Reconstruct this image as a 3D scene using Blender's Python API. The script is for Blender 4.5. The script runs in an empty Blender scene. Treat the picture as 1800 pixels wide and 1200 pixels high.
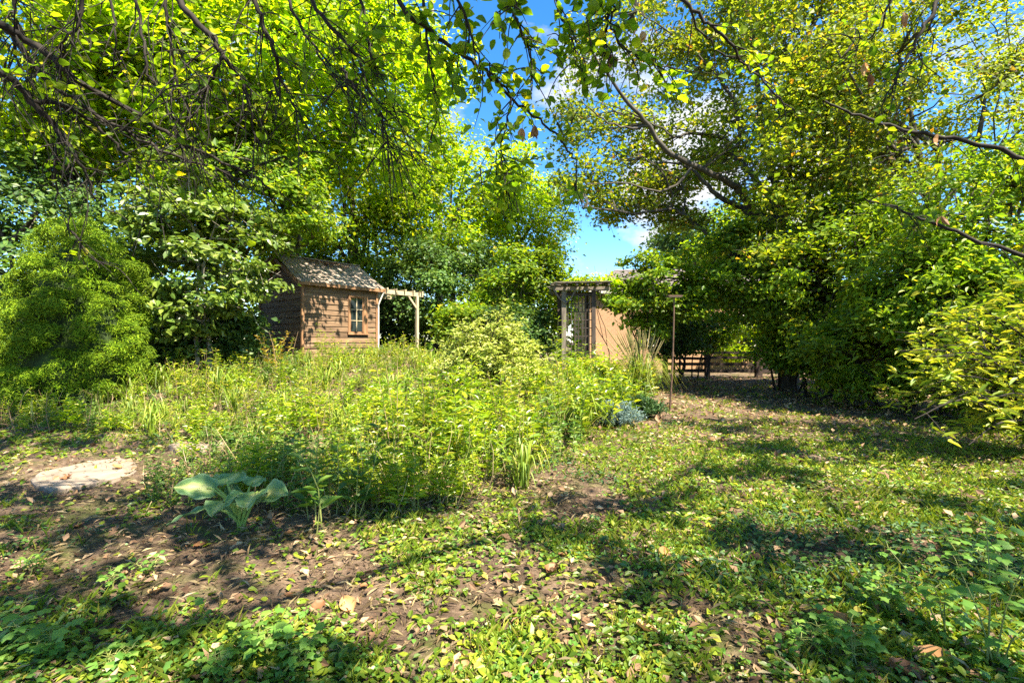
import bpy, math, random
import numpy as np
from mathutils import Vector, Matrix, Euler

random.seed(7)
R = np.random.default_rng(11)
scn = bpy.context.scene
COL = scn.collection

# ------------------------------------------------------------------ camera, sky, sun, exposure
EYE = 1.5
F = 850.0                      # focal length in pixels of the 1800 px wide photograph
cam_d = bpy.data.cameras.new('camera')
cam_d.sensor_width = 36.0
cam_d.lens = 17.0
cam_d.clip_start = 0.05
cam_d.clip_end = 3000
cam = bpy.data.objects.new('camera', cam_d)
COL.objects.link(cam)
cam.location = (0, 0, EYE)
cam.rotation_euler = (math.radians(90), 0, 0)
scn.camera = cam

SUN_EL = math.radians(56)
SUN_H = Vector((0.72, -0.69, 0)).normalized()
SDIR = np.array([SUN_H.x * math.cos(SUN_EL), SUN_H.y * math.cos(SUN_EL), math.sin(SUN_EL)])
sun_d = bpy.data.lights.new('sun', 'SUN')
sun_d.energy = 5.0
sun_d.angle = math.radians(0.6)
sun_d.color = (1.0, 0.91, 0.74)
sun = bpy.data.objects.new('sun', sun_d)
COL.objects.link(sun)
sun.rotation_euler = Vector(SDIR).to_track_quat('Z', 'Y').to_euler()
sun.location = (20, -15, 30)

world = bpy.data.worlds.new('World')
scn.world = world
world.use_nodes = True
wn, wl = world.node_tree.nodes, world.node_tree.links
wn.clear()
w_out = wn.new('ShaderNodeOutputWorld')
w_bg = wn.new('ShaderNodeBackground')
w_bg.inputs['Strength'].default_value = 0.15
sky = wn.new('ShaderNodeTexSky')
sky.sky_type = 'NISHITA'
sky.sun_disc = False
sky.sun_elevation = SUN_EL
sky.sun_rotation = math.atan2(SUN_H.x, SUN_H.y)
sky.air_density = 0.9
sky.dust_density = 0.15
sky.ozone_density = 2.5
tc = wn.new('ShaderNodeTexCoord')
mp = wn.new('ShaderNodeMapping')
mp.inputs['Location'].default_value = (0.35, 0.12, 0.0)
mp.inputs['Scale'].default_value = (1.0, 1.0, 1.7)
cn = wn.new('ShaderNodeTexNoise')
cn.inputs['Scale'].default_value = 5.0
cn.inputs['Detail'].default_value = 9
cn.inputs['Roughness'].default_value = 0.56
cr = wn.new('ShaderNodeValToRGB')
cr.color_ramp.elements[0].position = 0.58
cr.color_ramp.elements[1].position = 0.72
hs = wn.new('ShaderNodeHueSaturation')
hs.inputs['Saturation'].default_value = 1.32
hs.inputs['Value'].default_value = 0.60
mx = wn.new('ShaderNodeMix')
mx.data_type = 'RGBA'
mx.inputs['B'].default_value = (1.7, 1.75, 1.85, 1)
wl.new(tc.outputs['Generated'], mp.inputs['Vector'])
wl.new(mp.outputs['Vector'], cn.inputs['Vector'])
blob = None
for (bx_, by_, k_) in ((1065, 185, .985), (1195, 300, .988), (1160, 395, .995), (1440, 300, .990), (300, -500, .95), (2300, -300, .93), (-900, 100, .95)):
    dv = Vector(((bx_ - 900) / 850, 1.0, (600 - by_) / 850)).normalized()
    dp = wn.new('ShaderNodeVectorMath')
    dp.operation = 'DOT_PRODUCT'
    wl.new(tc.outputs['Generated'], dp.inputs[0])
    dp.inputs[1].default_value = dv
    mr = wn.new('ShaderNodeMapRange')
    mr.interpolation_type = 'SMOOTHSTEP'
    mr.inputs['From Min'].default_value = k_
    mr.inputs['From Max'].default_value = 1.0
    mr.inputs['To Max'].default_value = .22
    wl.new(dp.outputs['Value'], mr.inputs['Value'])
    if blob is None:
        blob = mr.outputs[0]
    else:
        ad = wn.new('ShaderNodeMath')
        ad.operation = 'MAXIMUM'
        wl.new(blob, ad.inputs[0])
        wl.new(mr.outputs[0], ad.inputs[1])
        blob = ad.outputs[0]
ad = wn.new('ShaderNodeMath')
ad.operation = 'ADD'
wl.new(cn.outputs['Fac'], ad.inputs[0])
wl.new(blob, ad.inputs[1])
wl.new(ad.outputs[0], cr.inputs['Fac'])
wl.new(cr.outputs['Color'], mx.inputs['Factor'])
wl.new(sky.outputs['Color'], hs.inputs['Color'])
wl.new(hs.outputs['Color'], mx.inputs['A'])
wl.new(mx.outputs['Result'], w_bg.inputs['Color'])
wl.new(w_bg.outputs['Background'], w_out.inputs['Surface'])

scn.view_settings.view_transform = 'Standard'
scn.view_settings.look = 'None'
scn.view_settings.exposure = 2.12
scn.view_settings.gamma = 1.0
scn.view_settings.use_curve_mapping = False
cy = scn.cycles
cy.max_bounces = 7
cy.diffuse_bounces = 4
cy.glossy_bounces = 2
cy.transmission_bounces = 5
cy.transparent_max_bounces = 6
cy.caustics_reflective = False
cy.caustics_refractive = False
cy.use_denoising = False
cy.sample_clamp_indirect = 6.0
scn.render.filter_size = 1.15
cy.use_adaptive_sampling = False


# ------------------------------------------------------------------ helpers
def at(px, py, d):
    """a point seen at photo pixel (px, py) at depth d"""
    return np.array([(px - 900.0) / F * d, d, EYE + (600.0 - py) / F * d])


def sstep(a, b, v):
    t = np.clip((v - a) / (b - a), 0, 1)
    return t * t * (3 - 2 * t)


_w = np.random.default_rng(5)
_wv = [(_w.normal(size=2) * (1.0 + 0.6 * k), _w.uniform(0, 6.28)) for k in range(9)]


def wob(x, y, s=1.0):
    """smooth noise about -1..1"""
    t = 0
    for k, (v, p) in enumerate(_wv):
        t = t + np.sin((x * v[0] + y * v[1]) * s + p + 1.3 * np.sin(0.7 * s * (x * v[1] - y * v[0]) + p * 2)) / (1 + 0.25 * k)
    return t / 3.2


def ground_z(x, y):
    x = np.asarray(x, float)
    y = np.asarray(y, float)
    z = 0.95 * sstep(5.0, 13.5, y) * sstep(3.5, -5.5, x) * (1 - 0.6 * sstep(18, 40, y))
    z = z + 0.35 * sstep(9, 15, y) * sstep(5.0, 1.0, x) * sstep(-6, 0, x)
    z = z + 0.022 * wob(x, y, 0.9) + 0.012 * wob(y, x, 2.3)
    return z


def mkobj(name, me, parent=None, loc=None):
    o = bpy.data.objects.new(name, me)
    COL.objects.link(o)
    if parent is not None:
        o.parent = parent
    if loc is not None:
        o.location = loc
    return o


def tag(o, label=None, cat=None, group=None, kind=None):
    if label:
        o['label'] = label
    if cat:
        o['category'] = cat
    if group:
        o['group'] = group
    if kind:
        o['kind'] = kind
    return o


def thing(name, label, cat, loc=(0, 0, 0), group=None, rz=0.0):
    o = mkobj(name, None, loc=tuple(float(v) for v in loc))
    o.empty_display_size = 0.2
    o.rotation_euler = (0, 0, rz)
    return tag(o, label, cat, group)


def copy_tree(o, parent=None):
    c = o.copy()
    COL.objects.link(c)
    if parent is not None:
        c.parent = parent
    for ch in list(o.children):
        copy_tree(ch, c)
    return c


class MB:
    """collects triangles and quads as numpy arrays and links them as one mesh"""

    def __init__(self):
        self.v = []
        self.f3 = []
        self.f4 = []
        self.n = 0
        self.smooth = False

    def add(self, v, tris=None, quads=None):
        v = np.asarray(v, float).reshape(-1, 3)
        if tris is not None and len(tris):
            self.f3.append(np.asarray(tris, np.int64).reshape(-1, 3) + self.n)
        if quads is not None and len(quads):
            self.f4.append(np.asarray(quads, np.int64).reshape(-1, 4) + self.n)
        self.v.append(v)
        self.n += len(v)
        return self

    def mesh(self, name, mat, off=(0, 0, 0)):
        me = bpy.data.meshes.new(name)
        if not self.v:
            return me
        v = np.concatenate(self.v) - np.asarray(off, float)
        f3 = np.concatenate(self.f3) if self.f3 else np.zeros((0, 3), np.int64)
        f4 = np.concatenate(self.f4) if self.f4 else np.zeros((0, 4), np.int64)
        nl = f3.size + f4.size
        npoly = len(f3) + len(f4)
        me.vertices.add(len(v))
        me.vertices.foreach_set('co', v.astype(np.float32).ravel())
        me.loops.add(nl)
        me.loops.foreach_set('vertex_index', np.concatenate([f3.ravel(), f4.ravel()]).astype(np.int32))
        me.polygons.add(npoly)
        st = np.concatenate([np.arange(len(f3)) * 3, f3.size + np.arange(len(f4)) * 4]).astype(np.int32)
        me.polygons.foreach_set('loop_start', st)
        me.polygons.foreach_set('use_smooth', np.full(npoly, bool(self.smooth)))
        me.update(calc_edges=True)
        me.materials.append(mat)
        return me

    def build(self, name, mat, parent=None, off=(0, 0, 0), loc=None):
        return mkobj(name, self.mesh(name, mat, off), parent, loc)

    def box(self, c, s, M=None):
        c = np.asarray(c, float)
        h = np.asarray(s, float) / 2
        q = np.array([[-1, -1, -1], [1, -1, -1], [1, 1, -1], [-1, 1, -1], [-1, -1, 1], [1, -1, 1], [1, 1, 1], [-1, 1, 1]]) * h
        if M is not None:
            q = q @ np.asarray(M, float).T
        return self.add(q + c, quads=[[0, 3, 2, 1], [4, 5, 6, 7], [0, 1, 5, 4], [1, 2, 6, 5], [2, 3, 7, 6], [3, 0, 4, 7]])

    def tube(self, pts, rad, sides=6):
        pts = np.asarray(pts, float)
        n = len(pts)
        rad = np.broadcast_to(np.asarray(rad, float), (n,))
        tg = np.gradient(pts, axis=0)
        tg /= np.linalg.norm(tg, axis=1, keepdims=True) + 1e-9
        ref = np.where(np.abs(tg[:, 2:3]) > 0.9, np.array([[1.0, 0, 0]]), np.array([[0, 0, 1.0]]))
        u = np.cross(tg, ref)
        u /= np.linalg.norm(u, axis=1, keepdims=True) + 1e-9
        for i in range(1, n):
            if np.dot(u[i], u[i - 1]) < 0:
                u[i] = -u[i]
        w = np.cross(tg, u)
        a = np.linspace(0, 2 * np.pi, sides, endpoint=False)
        ring = pts[:, None, :] + rad[:, None, None] * (np.cos(a)[None, :, None] * u[:, None, :] + np.sin(a)[None, :, None] * w[:, None, :])
        i = np.arange(n - 1)[:, None] * sides
        j = np.arange(sides)[None, :]
        jn = (j + 1) % sides
        q = np.stack([i + j, i + jn, i + sides + jn, i + sides + j], -1).reshape(-1, 4)
        return self.add(ring.reshape(-1, 3), quads=q)


def unit(v):
    return v / (np.linalg.norm(v, axis=-1, keepdims=True) + 1e-9)


def smooth_line(pts, n):
    """catmull-rom through the points, n samples per span"""
    p = np.asarray(pts, float)
    p = np.vstack([2 * p[0] - p[1], p, 2 * p[-1] - p[-2]])
    out = []
    for k in range(1, len(p) - 2):
        for t in np.linspace(0, 1, n, endpoint=False):
            a, b, c, d = p[k - 1], p[k], p[k + 1], p[k + 2]
            out.append(0.5 * ((2 * b) + (-a + c) * t + (2 * a - 5 * b + 4 * c - d) * t * t + (-a + 3 * b - 3 * c + d) * t ** 3))
    out.append(p[-2])
    return np.array(out)


LEAF = {
    # local coords: x along the leaf (0..1), y half width (-.5...5), z out of the blade
    'd2': (np.array([[0, 0, 0], [.48, -.5, .10], [1, 0, -.06], [.48, .5, .10]]), [[0, 1, 2], [0, 2, 3]], None),
    'h4': (np.array([[0, 0, 0], [.3, -.46, .10], [.68, -.40, .06], [1, 0, -.12], [.68, .40, .06], [.3, .46, .10]]),
           None, [[0, 1, 2, 3], [0, 3, 4, 5]]),
    'o8': (np.array([[0, 0, 0], [.33, 0, .03], [.70, 0, 0], [1, 0, -.14], [.16, -.34, .05], [.45, -.5, .12], [.78, -.33, .04],
                     [.16, .34, .05], [.45, .5, .12], [.78, .33, .04]]),
           [[0, 4, 1], [0, 1, 7], [2, 6, 3], [2, 3, 9]], [[4, 5, 1, 1], [1, 5, 6, 2], [1, 7, 8, 8], [1, 2, 9, 8]]),
    # palmate with three / five lobes
    'm5': (np.array([[0, 0, 0], [.06, -.46, .02], [.34, -.34, .06], [.56, -.50, .0], [.70, -.25, .05], [1, 0, -.12],
                     [.70, .25, .05], [.58, .48, .0], [.34, .33, .06], [.06, .44, .02]]),
           [[0, 1, 2], [2, 3, 4], [4, 5, 6], [6, 7, 8], [8, 9, 0], [0, 2, 8]], [[2, 4, 6, 8]]),
    # narrow blade, arching
    'b3': (np.array([[0, -.5, 0], [0, .5, 0], [.45, -.42, .16], [.45, .42, .16], [.8, -.25, .14], [.8, .25, .14], [1, 0, 0.02]]),
           [[4, 6, 5]], [[0, 2, 3, 1], [2, 4, 5, 3]]),
}
# the oval leaf uses plain triangles where the quads above would fold onto themselves
_v, _t, _q = LEAF['o8']
LEAF['o8'] = (_v, _t + [[4, 5, 1], [1, 7, 8]][:0] + [[4, 5, 1], [7, 1, 8]], [[1, 5, 6, 2], [1, 2, 9, 8]])


def leaves(mb, P, L, W, nrm, tip, shape='d2'):
    """one leaf at every row of P; L, W lengths and widths, nrm up side, tip direction"""
    P = np.asarray(P, float)
    n = len(P)
    if n == 0:
        return
    nrm = unit(nrm)
    t = tip - (tip * nrm).sum(-1, keepdims=True) * nrm
    t = unit(t)
    s = np.cross(nrm, t)
    V, T, Q = LEAF[shape]
    k = len(V)
    L = np.broadcast_to(np.asarray(L, float), (n,))[:, None, None]
    W = np.broadcast_to(np.asarray(W, float), (n,))[:, None, None]
    X = V[None, :, 0:1] * L
    Y = V[None, :, 1:2] * W
    Z = V[None, :, 2:3] * L
    v = P[:, None, :] + X * t[:, None, :] + Y * s[:, None, :] + Z * nrm[:, None, :]
    base = (np.arange(n) * k)[:, None, None]
    mb.add(v.reshape(-1, 3),
           tris=(np.array(T)[None] + base).reshape(-1, 3) if T else None,
           quads=(np.array(Q)[None] + base).reshape(-1, 4) if Q else None)


def scatter_leaves(mb, P, size, aspect=0.6, up=0.8, out=None, shape='d2', rng=R, var=0.3, droop=0.25):
    P = np.asarray(P, float)
    n = len(P)
    nr = rng.normal(size=(n, 3)) * 0.55
    nr[:, 2] += up
    if out is not None:
        nr += out * 0.5
    tip = rng.normal(size=(n, 3))
    tip[:, 2] = tip[:, 2] * 0.4 - droop
    if out is not None:
        tip += out * 0.6
    L = size * (1 + var * rng.normal(size=n)).clip(0.45, 1.8)
    leaves(mb, P, L, L * aspect, nr, tip, shape)


# ------------------------------------------------------------------ materials
def new_mat(name):
    m = bpy.data.materials.new(name)
    m.use_nodes = True
    nt = m.node_tree
    nt.nodes.clear()
    out = nt.nodes.new('ShaderNodeOutputMaterial')
    return m, nt.nodes, nt.links, out


def ramp(nodes, stops, interp='LINEAR'):
    r = nodes.new('ShaderNodeValToRGB')
    r.color_ramp.interpolation = interp
    el = r.color_ramp.elements
    el[0].position, el[0].color = stops[0][0], (*stops[0][1], 1)
    el[1].position, el[1].color = stops[-1][0], (*stops[-1][1], 1)
    for p, c in stops[1:-1]:
        e = el.new(p)
        e.color = (*c, 1)
    return r


def mixc(nodes, links, mode, fac, a, b):
    m = nodes.new('ShaderNodeMix')
    m.data_type = 'RGBA'
    m.blend_type = mode
    for key, val in (('Factor', fac), ('A', a), ('B', b)):
        if isinstance(val, (int, float)):
            m.inputs[key].default_value = val
        elif isinstance(val, tuple):
            m.inputs[key].default_value = (*val, 1)
        else:
            links.new(val, m.inputs[key])
    return m.outputs['Result']


def leaf_mat(name, stops, trans=0.45, tr_tint=(1.5, 1.35, 0.5), rough=0.45, spec=0.35, patch=0.5, scale=0.5, obj_rand=False):
    m, n, l, out = new_mat(name)
    if obj_rand:
        src = n.new('ShaderNodeObjectInfo').outputs['Random']
    else:
        src = n.new('ShaderNodeNewGeometry').outputs['Random Per Island']
    r = ramp(n, stops)
    l.new(src, r.inputs['Fac'])
    g = n.new('ShaderNodeNewGeometry')
    nz = n.new('ShaderNodeTexNoise')
    nz.inputs['Scale'].default_value = scale
    nz.inputs['Detail'].default_value = 3
    l.new(g.outputs['Position'], nz.inputs['Vector'])
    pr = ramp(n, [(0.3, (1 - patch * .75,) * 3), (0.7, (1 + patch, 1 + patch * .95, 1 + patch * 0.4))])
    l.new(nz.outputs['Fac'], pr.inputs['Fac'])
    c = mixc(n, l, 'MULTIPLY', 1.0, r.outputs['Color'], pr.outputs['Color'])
    p = n.new('ShaderNodeBsdfPrincipled')
    p.inputs['Roughness'].default_value = rough
    p.inputs['Specular IOR Level'].default_value = spec
    l.new(c, p.inputs['Base Color'])
    t = n.new('ShaderNodeBsdfTranslucent')
    tcol = mixc(n, l, 'MULTIPLY', 1.0, c, tr_tint)
    l.new(tcol, t.inputs['Color'])
    mx = n.new('ShaderNodeMixShader')
    mx.inputs[0].default_value = trans
    l.new(p.outputs[0], mx.inputs[1])
    l.new(t.outputs[0], mx.inputs[2])
    l.new(mx.outputs[0], out.inputs['Surface'])
    return m


def solid_mat(name, stops, scale=4, rough=0.8, bump=0.3, stretch=(1, 1, 1), detail=6, obj_var=0.0, bscale=None, distort=0.0, spec=0.3):
    m, n, l, out = new_mat(name)
    tcn = n.new('ShaderNodeTexCoord')
    mpn = n.new('ShaderNodeMapping')
    mpn.inputs['Scale'].default_value = stretch
    l.new(tcn.outputs['Object'], mpn.inputs['Vector'])
    nz = n.new('ShaderNodeTexNoise')
    nz.inputs['Scale'].default_value = scale
    nz.inputs['Detail'].default_value = detail
    nz.inputs['Roughness'].default_value = 0.62
    nz.inputs['Distortion'].default_value = distort
    vec = mpn.outputs['Vector']
    if obj_var:
        oi = n.new('ShaderNodeObjectInfo')
        add = n.new('ShaderNodeVectorMath')
        add.operation = 'MULTIPLY_ADD'
        add.inputs[1].default_value = (37.0, 11.0, 23.0)
        l.new(oi.outputs['Random'], add.inputs[0])
        l.new(vec, add.inputs[2])
        vec = add.outputs[0]
    l.new(vec, nz.inputs['Vector'])
    r = ramp(n, stops)
    l.new(nz.outputs['Fac'], r.inputs['Fac'])
    c = r.outputs['Color']
    if obj_var:
        vr = ramp(n, [(0, (1 - obj_var,) * 3), (1, (1 + obj_var, 1 + obj_var, 1 + obj_var))])
        l.new(oi.outputs['Random'], vr.inputs['Fac'])
        c = mixc(n, l, 'MULTIPLY', 1.0, c, vr.outputs['Color'])
    p = n.new('ShaderNodeBsdfPrincipled')
    p.inputs['Roughness'].default_value = rough
    p.inputs['Specular IOR Level'].default_value = spec
    l.new(c, p.inputs['Base Color'])
    if bump:
        b = n.new('ShaderNodeBump')
        b.inputs['Strength'].default_value = bump
        b.inputs['Distance'].default_value = 0.02
        if bscale:
            n2 = n.new('ShaderNodeTexNoise')
            n2.inputs['Scale'].default_value = bscale
            n2.inputs['Detail'].default_value = 5
            l.new(vec, n2.inputs['Vector'])
            l.new(n2.outputs['Fac'], b.inputs['Height'])
        else:
            l.new(nz.outputs['Fac'], b.inputs['Height'])
        l.new(b.outputs['Normal'], p.inputs['Normal'])
    l.new(p.outputs[0], out.inputs['Surface'])
    return m


M = {}
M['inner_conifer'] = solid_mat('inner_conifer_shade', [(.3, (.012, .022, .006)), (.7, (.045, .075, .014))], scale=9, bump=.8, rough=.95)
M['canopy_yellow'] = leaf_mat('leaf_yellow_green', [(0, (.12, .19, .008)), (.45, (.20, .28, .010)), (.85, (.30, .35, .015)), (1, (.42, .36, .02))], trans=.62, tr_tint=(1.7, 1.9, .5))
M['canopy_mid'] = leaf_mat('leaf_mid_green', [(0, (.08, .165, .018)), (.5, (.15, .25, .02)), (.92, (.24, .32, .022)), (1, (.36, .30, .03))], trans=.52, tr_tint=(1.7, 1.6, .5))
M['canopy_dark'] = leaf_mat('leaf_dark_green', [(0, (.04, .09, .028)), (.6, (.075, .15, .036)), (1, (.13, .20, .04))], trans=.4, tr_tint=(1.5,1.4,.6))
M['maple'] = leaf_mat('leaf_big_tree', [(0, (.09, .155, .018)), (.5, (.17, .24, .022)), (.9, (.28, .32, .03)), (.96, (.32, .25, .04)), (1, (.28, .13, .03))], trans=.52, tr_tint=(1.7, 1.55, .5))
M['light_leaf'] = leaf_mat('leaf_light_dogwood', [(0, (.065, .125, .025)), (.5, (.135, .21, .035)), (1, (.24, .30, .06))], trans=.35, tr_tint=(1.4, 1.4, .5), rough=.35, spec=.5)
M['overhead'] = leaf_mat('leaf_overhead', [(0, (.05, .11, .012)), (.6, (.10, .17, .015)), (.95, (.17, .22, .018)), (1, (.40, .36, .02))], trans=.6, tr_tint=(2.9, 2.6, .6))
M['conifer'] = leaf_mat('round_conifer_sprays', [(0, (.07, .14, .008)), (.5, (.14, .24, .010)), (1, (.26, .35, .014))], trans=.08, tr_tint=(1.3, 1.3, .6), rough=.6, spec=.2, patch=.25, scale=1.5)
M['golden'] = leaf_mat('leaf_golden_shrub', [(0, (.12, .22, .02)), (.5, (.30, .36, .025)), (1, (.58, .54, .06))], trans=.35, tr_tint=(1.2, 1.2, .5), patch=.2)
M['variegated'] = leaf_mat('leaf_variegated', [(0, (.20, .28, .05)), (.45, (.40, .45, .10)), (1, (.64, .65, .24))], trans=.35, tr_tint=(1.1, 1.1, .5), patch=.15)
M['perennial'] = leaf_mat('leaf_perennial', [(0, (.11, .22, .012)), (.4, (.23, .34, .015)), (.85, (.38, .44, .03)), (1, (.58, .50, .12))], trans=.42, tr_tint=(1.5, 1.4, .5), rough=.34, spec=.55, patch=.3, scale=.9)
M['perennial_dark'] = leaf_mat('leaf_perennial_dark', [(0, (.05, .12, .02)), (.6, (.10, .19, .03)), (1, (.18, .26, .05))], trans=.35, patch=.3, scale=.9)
M['grass_green'] = leaf_mat('blade_green', [(0, (.10, .18, .02)), (.6, (.21, .29, .03)), (1, (.38, .36, .09))], trans=.35, patch=.4, scale=.7)
M['straw'] = leaf_mat('dry_straw', [(0, (.10, .07, .04)), (.5, (.22, .16, .085)), (1, (.42, .33, .18))], trans=.15, tr_tint=(1, 1, 1), patch=.2)
M['plume'] = leaf_mat('grass_plume', [(0, (.22, .22, .08)), (.5, (.36, .32, .13)), (1, (.50, .40, .20))], trans=.3, tr_tint=(1, 1, 1), patch=.2)
M['cover'] = leaf_mat('leaf_ground_cover', [(0, (.06, .12, .015)), (.5, (.15, .225, .02)), (.9, (.27, .31, .03)), (1, (.42, .34, .08))], trans=.35, tr_tint=(1.6, 1.5, .5), rough=.4, spec=.4, patch=.55, scale=.8)
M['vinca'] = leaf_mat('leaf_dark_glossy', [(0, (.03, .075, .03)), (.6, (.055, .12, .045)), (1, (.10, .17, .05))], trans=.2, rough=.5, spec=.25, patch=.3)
M['seedling'] = leaf_mat('leaf_fresh_green', [(0, (.08, .19, .03)), (.6, (.13, .27, .045)), (1, (.21, .34, .06))], trans=.38, rough=.4, patch=.2)
M['blue'] = leaf_mat('leaf_blue_grey', [(0, (.10, .17, .17)), (.5, (.17, .26, .26)), (1, (.30, .39, .38))], trans=.2, tr_tint=(1, 1, .8), rough=.6, patch=.15)
M['litter'] = leaf_mat('dead_leaf', [(0, (.08, .045, .03)), (.35, (.19, .11, .065)), (.7, (.34, .215, .13)), (1, (.52, .37, .23))], trans=.15, tr_tint=(1, .8, .5), rough=.7, spec=.2, patch=.2)
M['fallen'] = leaf_mat('fallen_leaf_brown', [(0, (.20, .09, .04)), (.5, (.36, .18, .07)), (1, (.55, .34, .15))], trans=.15, tr_tint=(1, .8, .5), rough=.6, patch=.1, obj_rand=True)
M['orange'] = leaf_mat('leaf_orange', [(0, (.26, .22, .03)), (.5, (.42, .30, .04)), (1, (.52, .38, .05))], trans=.35, patch=.1)
M['bark'] = solid_mat('bark_grey_brown', [(.3, (.035, .030, .024)), (.55, (.075, .064, .050)), (.75, (.13, .112, .088))], scale=7, stretch=(1, 1, .28), bump=.8, rough=.9)
M['bark_dark'] = solid_mat('bark_dark', [(.3, (.012, .009, .008)), (.6, (.026, .02, .016)), (.8, (.05, .04, .032))], scale=14, stretch=(1, 1, .4), bump=.6, rough=.85)
M['bark_pale'] = solid_mat('bark_pale', [(.3, (.16, .14, .11)), (.6, (.30, .27, .22)), (.8, (.42, .38, .31))], scale=6, stretch=(1, 1, .3), bump=.6, rough=.9)
M['stem'] = solid_mat('green_stem', [(.3, (.14, .17, .04)), (.7, (.26, .27, .08))], scale=10, bump=0, rough=.6)
M['stem_dry'] = solid_mat('dry_stem', [(.3, (.13, .08, .045)), (.7, (.30, .20, .11))], scale=10, bump=0, rough=.8)
M['petiole'] = solid_mat('hosta_stalk', [(.3, (.17, .27, .05)), (.7, (.30, .38, .09))], scale=9, bump=.1, rough=.45)
M['cedar'] = solid_mat('cedar_board', [(.22, (.05, .030, .018)), (.42, (.125, .075, .042)), (.58, (.20, .125, .070)), (.8, (.32, .235, .155))],
                       scale=3.2, stretch=(.55, 5, 5), bump=.35, rough=.75, obj_var=.22, detail=8, distort=.6)
M['cedar_trim'] = solid_mat('cedar_trim', [(.3, (.16, .078, .036)), (.7, (.33, .18, .09))], scale=4, stretch=(5, 5, .5), bump=.25, rough=.75, obj_var=.12)
M['roof_board'] = solid_mat('weathered_roof_board', [(.25, (.11, .085, .068)), (.5, (.25, .20, .16)), (.75, (.38, .32, .26))], scale=5, stretch=(5, .6, 5), bump=.5, rough=.9, obj_var=.25)
M['grey_wood'] = solid_mat('weathered_grey_wood', [(.3, (.08, .064, .05)), (.7, (.21, .175, .135))], scale=4, stretch=(3, 3, .6), bump=.4, rough=.85, obj_var=.12)
M['pale_wood'] = solid_mat('pale_lumber', [(.3, (.30, .24, .15)), (.7, (.50, .41, .27))], scale=4, stretch=(2, 2, .7), bump=.3, rough=.8, obj_var=.08)
M['dark_wood'] = solid_mat('dark_wood', [(.3, (.022, .016, .013)), (.7, (.075, .056, .045))], scale=5, stretch=(3, 3, .6), bump=.3, rough=.8, obj_var=.2)
M['fence_wood'] = solid_mat('fence_wood', [(.3, (.018, .012, .009)), (.7, (.065, .042, .032))], scale=5, stretch=(.6, 3, 3), bump=.4, rough=.85, obj_var=.2)
M['white_paint'] = solid_mat('pale_painted_metal', [(.3, (.52, .50, .44)), (.7, (.70, .68, .62))], scale=8, bump=0, rough=.5)
M['rust'] = solid_mat('rusty_metal', [(.3, (.05, .03, .022)), (.6, (.12, .07, .045)), (.8, (.20, .12, .07))], scale=20, bump=.2, rough=.8)
M['stone'] = solid_mat('pale_sandstone', [(.25, (.11, .085, .065)), (.5, (.225, .175, .135)), (.75, (.31, .245, .19))], scale=5, bump=.4, rough=.9, bscale=26)
M['stick'] = solid_mat('dead_stick', [(.3, (.12, .09, .06)), (.7, (.30, .235, .16))], scale=12, bump=.3, rough=.9)
M['interior'] = solid_mat('dark_interior', [(.3, (.012, .011, .010)), (.7, (.03, .028, .026))], scale=3, bump=0, rough=.9)
M['shingle'] = solid_mat('asphalt_roof', [(.3, (.10, .085, .075)), (.6, (.18, .15, .135)), (.8, (.25, .215, .19))], scale=9, bump=.4, rough=.95, stretch=(1, 3, 3))
M['soffit'] = solid_mat('soffit_paint', [(.3, (.30, .25, .18)), (.7, (.42, .36, .27))], scale=3, bump=0, rough=.7)


def glass_mat():
    m, n, l, out = new_mat('window_glass')
    p = n.new('ShaderNodeBsdfPrincipled')
    p.inputs['Base Color'].default_value = (.02, .028, .03, 1)
    p.inputs['Roughness'].default_value = .08
    p.inputs['Specular IOR Level'].default_value = .6
    l.new(p.outputs[0], out.inputs['Surface'])
    return m


M['glass'] = glass_mat()


def brick_mat():
    m, n, l, out = new_mat('tan_brick')
    tcn = n.new('ShaderNodeTexCoord')
    mpn = n.new('ShaderNodeMapping')
    mpn.inputs['Rotation'].default_value = (math.radians(90), 0, 0)
    l.new(tcn.outputs['Object'], mpn.inputs['Vector'])
    b = n.new('ShaderNodeTexBrick')
    b.inputs['Scale'].default_value = 2.2
    b.inputs['Color1'].default_value = (.38, .22, .115, 1)
    b.inputs['Color2'].default_value = (.33, .185, .095, 1)
    b.inputs['Mortar'].default_value = (.40, .29, .19, 1)
    b.inputs['Mortar Size'].default_value = .014
    l.new(mpn.outputs['Vector'], b.inputs['Vector'])
    p = n.new('ShaderNodeBsdfPrincipled')
    p.inputs['Roughness'].default_value = .9
    l.new(b.outputs['Color'], p.inputs['Base Color'])
    l.new(p.outputs[0], out.inputs['Surface'])
    return m


M['brick'] = brick_mat()


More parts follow.
